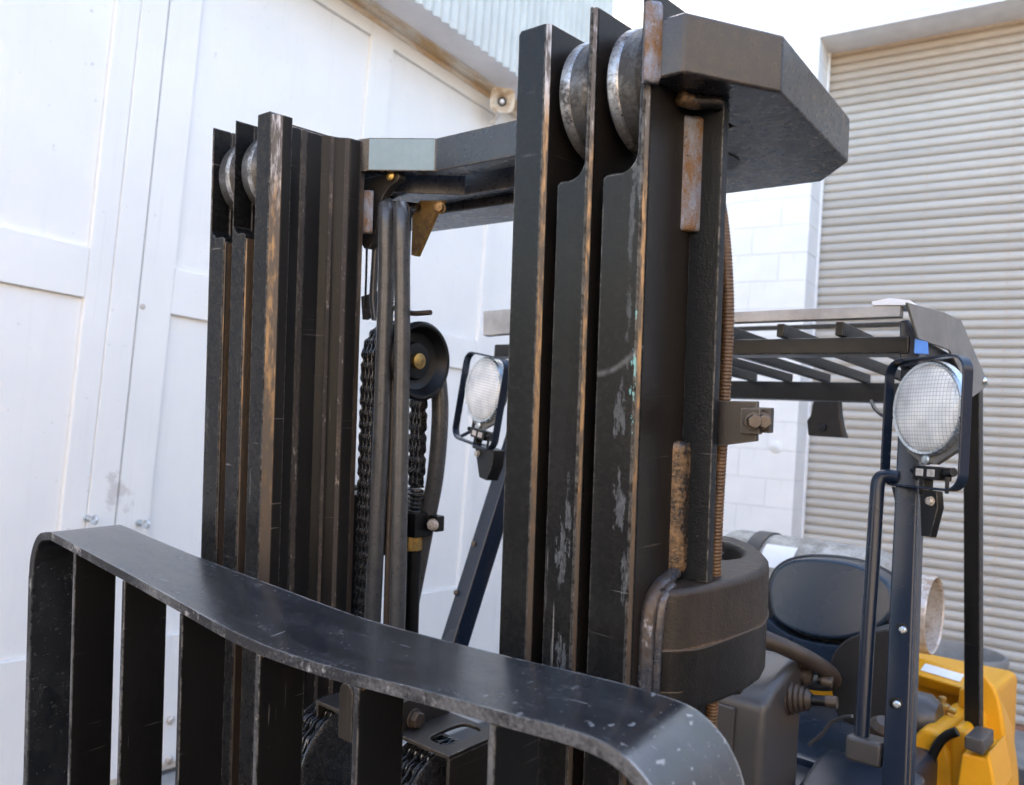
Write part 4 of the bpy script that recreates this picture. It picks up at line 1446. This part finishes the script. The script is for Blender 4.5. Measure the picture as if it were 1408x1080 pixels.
M['lensg'] = mat_lens()
def rrect(hw, hh, r, n=6):
    o = []
    for cx_, cz_, a0 in ((hw - r, hh - r, 0), (-hw + r, hh - r, 90), (-hw + r, -hh + r, 180), (hw - r, -hh + r, 270)):
        o += arc(cx_, cz_, r, a0, a0 + 90, n)
    return o


def headlight(pos, yaw, roll=0.0, legs=True):
    """lamp faces local -y"""
    m_ = FM @ Matrix.Translation(pos) @ Matrix.Rotation(yaw, 4, 'Z') @ Matrix.Rotation(roll, 4, 'Y')
    R0 = 0.0685
    b_ = NB()
    lathe(b_, [(0.02, 0.040), (0.036, 0.036), (0.055, 0.022), (R0 - 0.004, 0.008), (R0 - 0.001, 0.0)], (0, 0, 0), (0, 1, 0), 48)
    hl = finish('headlight', b_, 'black', fork, m_)
    b_ = NB()
    n_ = 10
    lathe(b_, [(max(0.0005, (R0 - 0.003) * math.sin(math.pi / 2 * i / n_)), -0.006 - 0.012 * math.cos(math.pi / 2 * i / n_)) for i in range(n_ + 1)] + [(R0 - 0.003, 0.004)], (0, 0, 0), (0, 1, 0), 56)
    finish('lens', b_, 'lensg', hl, I4, ang=60)
    b_ = NB()
    lathe(b_, [(R0 - 0.0035, 0.002), (R0 - 0.0035, -0.008), (R0 + 0.0005, -0.009), (R0 + 0.003, -0.006), (R0 + 0.003, 0.006)], (0, 0, 0), (0, 1, 0), 56, cap=False)
    finish('rim', b_, 'chrome', hl, I4)
    # cage: a flat band bent to a rounded rectangle
    o1, o2 = rrect(0.081, 0.098, 0.026), rrect(0.0775, 0.0945, 0.0225)
    b_ = NB()
    zc = -0.022
    vs = []
    for (x, z), (x2, z2) in zip(o1, o2):
        vs.append([b_.verts.new((x, -0.018, z + zc)), b_.verts.new((x, -0.001, z + zc)), b_.verts.new((x2, -0.001, z2 + zc)), b_.verts.new((x2, -0.018, z2 + zc))])
    n_ = len(vs)
    for i in range(n_):
        for k in range(4):
            b_.faces.new([vs[i][k], vs[i][(k + 1) % 4], vs[(i + 1) % n_][(k + 1) % 4], vs[(i + 1) % n_][k]])
    finish('cage', b_, 'post', hl, I4, 0.0008, 1)
    b_ = NB()
    tube(b_, [(-0.070, 0.030, -0.10), (-0.070, 0.030, 0.06), (-0.064, 0.028, 0.066)], 0.004, 8)
    tube(b_, [(-0.070, 0.030, -0.10), (-0.078, 0.004, -0.118)], 0.004, 8)
    finish('cage_stay', b_, 'post', hl, I4)
    b_ = NB()
    prism(b_, [(-0.062, -0.040), (-0.060, -0.058), (-0.015, -0.083), (0.015, -0.083), (0.060, -0.058), (0.062, -0.040)], 'y', 0.001, 0.010)
    finish('lamp_shoe', b_, 'cover', hl, I4, 0.002, 2)
    b_ = NB()
    lathe(b_, [(0.008, 0), (0.008, 0.006), (0.004, 0.008)], (0, 0.001, -0.0765), (0, -1, 0), 18)
    finish('shoe_screw', b_, 'chrome', hl, I4)
    b_ = NB()
    box(b_, -0.026, 0.028, -0.004, 0.02, -0.106, -0.086)
    finish('connector', b_, 'black', hl, I4, 0.002, 2)
    for x in (-0.018, 0.005):
        b_ = NB()
        box(b_, x, x + 0.015, -0.0055, -0.0035, -0.1015, -0.0905)
        finish('connector_cap', b_, 'collar', hl, I4, 0.0008, 1)
    b_ = NB()
    tube(b_, [(-0.05, 0.006, -0.093), (-0.028, 0.006, -0.095)], 0.005, 10)
    tube(b_, [(0.028, 0.006, -0.095), (0.046, 0.006, -0.092)], 0.007, 10)
    box(b_, -0.016, -0.006, 0.0, 0.018, -0.130, -0.104)
    tube(b_, [(0.036, 0.004, -0.10), (0.036, 0.004, -0.124)], 0.003, 8)
    if not legs:
        prism(b_, [(-0.010, -0.118), (0.066, -0.118), (0.070, -0.150), (0.058, -0.185), (0.030, -0.185)], 'y', 0.0, 0.030)
    else:
        prism(b_, [(-0.014, -0.1215), (0.020, -0.1215), (0.024, -0.145), (0.012, -0.19), (-0.006, -0.19)], 'y', 0.0, 0.012)
        prism(b_, [(-0.075, -0.1215), (-0.060, -0.1215), (-0.040, -0.165), (-0.035, -0.19), (-0.048, -0.19)], 'y', 0.0, 0.012)
    finish('lamp_bracket', b_, 'guardp', hl, I4, 0.0015, 2)
    b_ = NB()
    hexbolt(b_, (0.012, -0.0005, -0.137), (0, -1, 0), 0.006, 0.007)
    finish('hex_bolt', b_, 'collar', hl, I4)
    return hl


headlight(at(1279, 562, 'y', 0.715, 'F'), R_(-35), R_(0))
headlight(at(668, 537, 'y', 0.70, 'F'), R_(-14), R_(9), False)

# grab handle beside the front post
b = NB()
g_ = [at(1236, 657, 'y', 0.74, 'F'), at(1218, 655, 'y', 0.738, 'F'), at(1208, 662, 'y', 0.735, 'F'), at(1205, 690, 'y', 0.73, 'F'), at(1200, 770, 'y', 0.722, 'F'), at(1192, 890, 'y', 0.71, 'F'), at(1185, 1010, 'y', 0.70, 'F'), at(1184, 1024, 'y', 0.70, 'F')]
tube(b, smooth_path(g_, 8), 0.0108, 18)
gh = finish('grab_handle', b, 'post', fork, FM, ang=70)
b = NB()
q = at(1189, 1027, 'y', 0.70, 'F')
box(b, q.x - 0.022, q.x + 0.030, q.y - 0.022, q.y + 0.022, q.z - 0.020, q.z + 0.016)
finish('handle_clamp', b, 'cowl', gh, I4, 0.006, 3)

# ------------------------------------------------------------------ driver's place
b = NB()
prism(b, [(0.76, -1.4), (0.76, -0.775), (0.765, -0.705), (0.80, -0.680), (0.90, -0.640), (0.93, -0.66), (0.93, -1.4)], 'x', -0.33, 0.212)
finish('cowl', b, 'cowl', fork, FM, 0.016, 4, 50)
b = NB()
q = [at(u, v, 'y', 0.757, 'F') for u, v in ((1000, 925), (1016, 917), (1032, 985), (1020, 1000))]
prism(b, [(-0.30, -0.72), (0.16, -0.72), (0.16, -0.80), (-0.30, -0.80)], 'y', 0.752, 0.7595)
finish('cowl_panel', b, 'cowl', fork, FM, 0.003, 2)
# steering wheel
sc = Vector((0.075, 0.965, -0.665))
sn = Vector((0.05, 0.42, 0.90)).normalized()
su = Vector((1, 0, 0))
su = (su - sn * su.dot(sn)).normalized()
sv = sn.cross(su)
b = NB()
tube(b, [sc + (su * math.cos(t) + sv * math.sin(t)) * 0.172 for t in [2 * math.pi * i / 48 for i in range(48)]], 0.0150, 14, True)
sw = finish('steering_wheel', b, 'rim', fork, FM, ang=70)
b = NB()
for ang in (-20, 90, 200):
    dd = su * math.cos(R_(ang)) + sv * math.sin(R_(ang))
    tube(b, [sc - sn * 0.03, sc + dd * 0.09 - sn * 0.02, sc + dd * 0.168], 0.012, 10)
lathe(b, [(0.05, -0.05), (0.05, -0.02), (0.035, -0.008), (0, -0.006)], sc, sn, 28)
finish('wheel_spokes', b, 'rim', sw, I4)
b = NB()
tube(b, [sc - sn * 0.04, sc - sn * 0.30 + Vector((0, -0.05, 0))], 0.03, 16)
finish('steering_column', b, 'black', fork, FM)
# levers with bellows
for (u0, v0, u1, v1, y_) in ((1074, 958, 1146, 966, 0.87), (1094, 925, 1140, 938, 0.93)):
    p, q = at(u0, v0, 'y', y_, 'F'), at(u1, v1, 'y', y_ + 0.01, 'F')
    ax = (q - p).normalized()
    b = NB()
    pr = []
    for i in range(13):
        r0 = 0.034 - 0.0016 * i
        pr.append((r0 + (0.003 if i % 2 else 0), i * 0.0042))
    if v0 > 950:
        lathe(b, [(0.02, -0.02)] + pr + [(0.012, 0.054)], p, ax, 28)
    else:
        lathe(b, [(0.02, -0.02), (0.022, 0.02), (0.012, 0.03)], p, ax, 28)
    lv = finish('lever_boot', b, 'rim', fork, FM, ang=25)
    b = NB()
    tube(b, [p + ax * 0.04, q - ax * 0.012], 0.0095, 14)
    finish('lever', b, 'black', lv, I4)
    b = NB()
    tube(b, [q - ax * 0.012, q + ax * 0.006], 0.0105, 14)
    finish('lever_tip', b, 'bolt', lv, I4)
# seat
def cushion(name, px, y_, dep, mat, bev, parent=None, tilt=0.0, seg=5):
    b_ = NB()
    q_ = [at(u, v, 'y', y_, 'F') for u, v in px]
    zc = sum(p_.z for p_ in q_) / len(q_)
    for p_ in q_:
        p_.y += (p_.z - zc) * tilt
    q_ = smooth_path(q_ + [q_[0]], 5)[:-1]
    poly_slab(b_, q_, (0, dep, 0))
    return finish(name, b_, mat, parent or fork, I4 if parent else FM, bev, seg, 50)


cushion('seat_back', [(1056, 806), (1066, 782), (1090, 770), (1130, 769), (1175, 777), (1212, 795), (1226, 816), (1226, 842), (1206, 864), (1160, 878), (1110, 872), (1068, 850)], 1.30, 0.07, 'seat', 0.022, tilt=0.18)
cushion('seat_shell', [(1050, 808), (1062, 780), (1088, 766), (1130, 765), (1177, 773), (1216, 791), (1232, 816), (1232, 850), (1222, 900), (1180, 940), (1110, 940), (1052, 900)], 1.345, 0.06, 'seatdark', 0.012, tilt=0.18)
cushion('seat_lumbar', [(1052, 850), (1090, 876), (1150, 888), (1200, 880), (1222, 862), (1222, 905), (1180, 935), (1110, 925), (1056, 895)], 1.285, 0.06, 'seat', 0.02)
cushion('seat_bolster', [(1142, 945), (1140, 915), (1152, 890), (1176, 874), (1205, 868), (1226, 872), (1230, 940), (1222, 1000), (1180, 1000), (1152, 985)], 1.02, 0.14, 'seatdark', 0.02)
fbox('seat_cushion', -0.20, 0.30, 0.98, 1.38, -0.96, -0.84, 'seat', 0.03)
b = NB()
prism(b, [(0.90, -1.42), (0.90, -0.90), (0.97, -0.86), (1.40, -0.86), (1.40, -1.42)], 'x', -0.36, 0.36)
finish('seat_base', b, 'floor', fork, FM, 0.02, 3)
b = NB()
prism(b, [(0.70, -1.5), (0.70, -0.93), (0.75, -0.90), (0.98, -0.83), (1.05, -0.83), (1.05, -1.5)], 'x', 0.225, 0.40)
finish('step_cover', b, 'floor', fork, FM, 0.015, 3)
b = NB()
tube(b, smooth_path([at(u, v, 'y', 0.90, 'F') for u, v in ((1112, 1025), (1130, 1010), (1142, 995), (1160, 986), (1172, 985))], 6), 0.006, 8, sy=0.5)
finish('seat_belt', b, 'cowl', fork, FM)
# dash shoulder and small fittings in front of the floor
b = NB()
q = at(1210, 1010, 'y', 0.84, 'F')
lathe(b, [(0.02, -0.03), (0.02, 0.02), (0.012, 0.03)], q, (0.3, -0.4, 0.9), 16)
finish('knob', b, 'rim', fork, FM)

# ------------------------------------------------------------------ yellow rear body
def yslab(name, px, y_, dep, bev=0.008, mat='yellow', parent=None, dz=0.0):
    b_ = NB()
    q_ = [at(u, v, 'y', y_, 'F') for u, v in px]
    poly_slab(b_, q_, (0, dep, dz))
    return finish(name, b_, mat, parent or fork, I4 if parent else FM, bev, 3, 40)


b = NB()
q1 = [at(u, v, 'y', 1.62, 'F') for u, v in ((1240, 921), (1338, 951))]
q2 = [at(u, v, 'y', 1.70, 'F') for u, v in ((1240, 897), (1338, 925))]
poly_slab(b, [q1[0], q1[1], q2[1], q2[0]], (0, 0.02, -0.03))
cwt = finish('counterweight', b, 'yellow', fork, FM, 0.006, 3, 40)
fbox('counterweight_mass', q1[0].x - 0.5, q2[1].x + 0.02, 1.80, 2.2, -1.5, q2[1].z - 0.07, 'yellow', 0.02)
yslab('counterweight_web', [(1240, 922), (1340, 951), (1340, 1100), (1240, 1100)], 1.70, 0.05, 0.006, parent=cwt)
yslab('counterweight_cheek', [(1318, 948), (1336, 946), (1336, 1020), (1316, 1015)], 1.55, 0.17, 0.006, parent=cwt)
hump = yslab('rear_fender', [(1346, 922), (1356, 930), (1368, 944), (1375, 962), (1380, 990), (1385, 1030), (1388, 1100), (1335, 1100), (1338, 1000)], 1.50, 0.16, 0.012, dz=-0.09)
yslab('side_panel', [(1322, 1036), (1352, 1042), (1360, 1034), (1372, 1100), (1312, 1100)], 1.22, 0.16, 0.006)
yslab('engine_cover', [(1250, 1020), (1268, 1000), (1292, 1008), (1308, 1040), (1312, 1100), (1248, 1100)], 1.30, 0.3, 0.012)
yslab('engine_cover', [(1306, 1004), (1322, 1000), (1330, 1012), (1328, 1100), (1306, 1100)], 1.30, 0.25, 0.010)
b = NB()
nn = (q1[1] - q1[0]).cross(q2[0] - q1[0]).normalized()
if nn.y > 0:
    nn = -nn
def onband(a_, t_):
    return (q1[0].lerp(q1[1], a_)).lerp(q2[0].lerp(q2[1], a_), t_) + nn * 0.0012
poly_slab(b, [onband(0.27, 0.25), onband(0.82, 0.25), onband(0.88, 0.70), onband(0.34, 0.70)], nn * 0.001)
finish('sticker', b, 'label', cwt, I4)
# valve on its plate, hose
b = NB()
q = [at(u, v, 'y', 1.44, 'F') for u, v in ((1275, 1003), (1288, 995), (1312, 998), (1314, 1003), (1294, 1012))]
poly_slab(b, q, (0, 0.03, -0.004))
vp = finish('valve_plate', b, 'bracket', fork, FM, 0.003, 2)
b = NB()
q = at(1294, 1000, 'y', 1.455, 'F')
lathe(b, [(0.018, 0), (0.018, 0.022), (0.012, 0.024), (0.012, 0.04), (0.017, 0.041), (0.017, 0.05), (0.008, 0.052), (0.008, 0.066), (0, 0.067)], q, (0, 0, 1), 12)
tube(b, [q + Vector((-0.035, 0, 0.050)), q + Vector((0.028, 0, 0.040))], 0.007, 10)
finish('gas_valve', b, 'brass', vp, I4, 0.0006, 1)
b = NB()
box(b, q.x - 0.048, q.x - 0.034, q.y - 0.004, q.y + 0.006, q.z + 0.044, q.z + 0.060)
finish('valve_tag', b, 'label', vp, I4, 0.001, 1)
b = NB()
tube(b, smooth_path([at(u, v, 'y', 1.285, 'F') for u, v in ((1316, 1006), (1302, 1012), (1290, 1024), (1280, 1046), (1274, 1080), (1270, 1120))], 8), 0.0095, 14)
finish('gas_hose', b, 'black', fork, FM)
b = NB()
lathe(b, [(0.05, -0.05), (0.055, -0.02), (0.055, 0.03), (0.04, 0.05)], at(1257, 985, 'y', 1.40, 'F'), (1, 0, 0), 28)
finish('filter_bowl', b, 'cowl', fork, FM)

# chassis and wheels below the picture
fbox('chassis', -0.44, 0.44, 0.36, 1.95, -1.62, -1.05, 'guardp', 0.02)
for (x, y, r, w) in ((0.46, 0.30, 0.33, 0.2), (-0.46, 0.30, 0.33, 0.2), (0.44, 1.75, 0.27, 0.17), (-0.44, 1.75, 0.27, 0.17)):
    b = NB()
    s = 1 if x > 0 else -1
    lathe(b, [(0.17, 0), (r - 0.02, 0), (r, 0.02), (r, w - 0.02), (r - 0.02, w), (0.17, w)], (x - s * w / 2, y, -H0 + r), (s, 0, 0), 40)
    wl_ = finish('wheel', b, 'tyre', fork, FM)
    b = NB()
    lathe(b, [(0.172, 0.02), (0.172, w - 0.03), (0.10, w - 0.06), (0.03, w - 0.055), (0, w - 0.05)], (x - s * w / 2, y, -H0 + r), (s, 0, 0), 32)
    finish('wheel_rim', b, 'yellow', wl_, I4)

# ================================================================== gas cylinder lying across the rear body
FWM = RZ.to_4x4()
ga = Vector((0.0, 1.76, -0.655))
gw = RZ @ ga + Vector((0, 0, H0))
gas = empty('gas_cylinder', gw + Vector((0, 0, -0.155)), YAW)
tag(gas, 'pale aluminium gas cylinder strapped crosswise behind the driver seat', 'gas cylinder')
GM = Matrix.Translation(Vector((0, 0, 0.155)) - ga)
b = NB()
pf = []
RG = 0.152
for i in range(9):
    t = math.pi / 2 * i / 8
    pf.append((max(0.002, RG * math.sin(t)), -0.30 - 0.09 * math.cos(t)))
for i in range(9):
    t = math.pi / 2 * i / 8
    pf.append((max(0.002, RG * math.cos(t)), 0.08 + 0.09 * math.sin(t)))
lathe(b, pf, ga, (1, 0, 0), 64)
gb_ = finish('cylinder_body', b, 'lpg', gas, GM)
for x in (-0.245,):
    b = NB()
    lathe(b, [(RG + 0.001, 0), (RG + 0.005, 0.001), (RG + 0.005, 0.045), (RG + 0.001, 0.046)], ga + Vector((x, 0, 0)), (1, 0, 0), 64, cap=False)
    finish('strap', b, 'bracket', gas, GM)
b = NB()
n_ = 14
vs = []
for i in range(n_ + 1):
    t = R_(-62 + 30 * i / n_)
    vs.append([b.verts.new(ga + Vector((x, math.sin(t) * (RG + 0.0012), math.cos(t) * (RG + 0.0012)))) for x in (-0.19, -0.10)])
for i in range(n_):
    b.faces.new([vs[i][0], vs[i][1], vs[i + 1][1], vs[i + 1][0]])
finish('sticker', b, 'label', gas, GM)
b = NB()
pr = [(0.097, 0.150), (0.100, 0.152), (0.100, 0.232), (0.097, 0.236), (0.093, 0.232), (0.093, 0.150)]
lathe(b, pr, ga, (1, 0, 0), 56, cap=False)
finish('collar', b, 'collar', gas, GM)
b = NB()
lathe(b, [(0.02, 0.16), (0.02, 0.20), (0.012, 0.21), (0, 0.21)], ga, (1, 0, 0), 20)
finish('valve', b, 'brass', gas, GM)

# ================================================================== grey bin by the roller door
bc = at(1302, 905, 'y', 4.45, 'W')
bn, BNM = root_at('bin', (bc.x, bc.y, 0))
tag(bn, 'open grey plastic bin standing in front of the roller door', 'bin')
zr = at(1330, 897, 'y', 4.45, 'W').z
b = NB()
h_ = zr + H0
lathe(b, [(0.0, 0.02), (0.21, 0.02), (0.215, 0.0), (0.222, 0.0), (0.262, h_ - 0.05), (0.285, h_ - 0.048), (0.290, h_ - 0.02), (0.280, h_), (0.268, h_), (0.256, h_ - 0.05), (0.21, 0.04), (0.0, 0.04)], (bc.x, bc.y, GZ), (0, 0, 1), 56)
finish('bin_body', b, 'bin', bn, BNM)
b = NB()
for s in (-1, 1):
    tube(b, [(bc.x + s * 0.285, bc.y - 0.07, zr - 0.10), (bc.x + s * 0.32, bc.y - 0.06, zr - 0.10), (bc.x + s * 0.32, bc.y + 0.06, zr - 0.10), (bc.x + s * 0.285, bc.y + 0.07, zr - 0.10)], 0.01, 8)
finish('bin_handle', b, 'bin', bn, BNM)
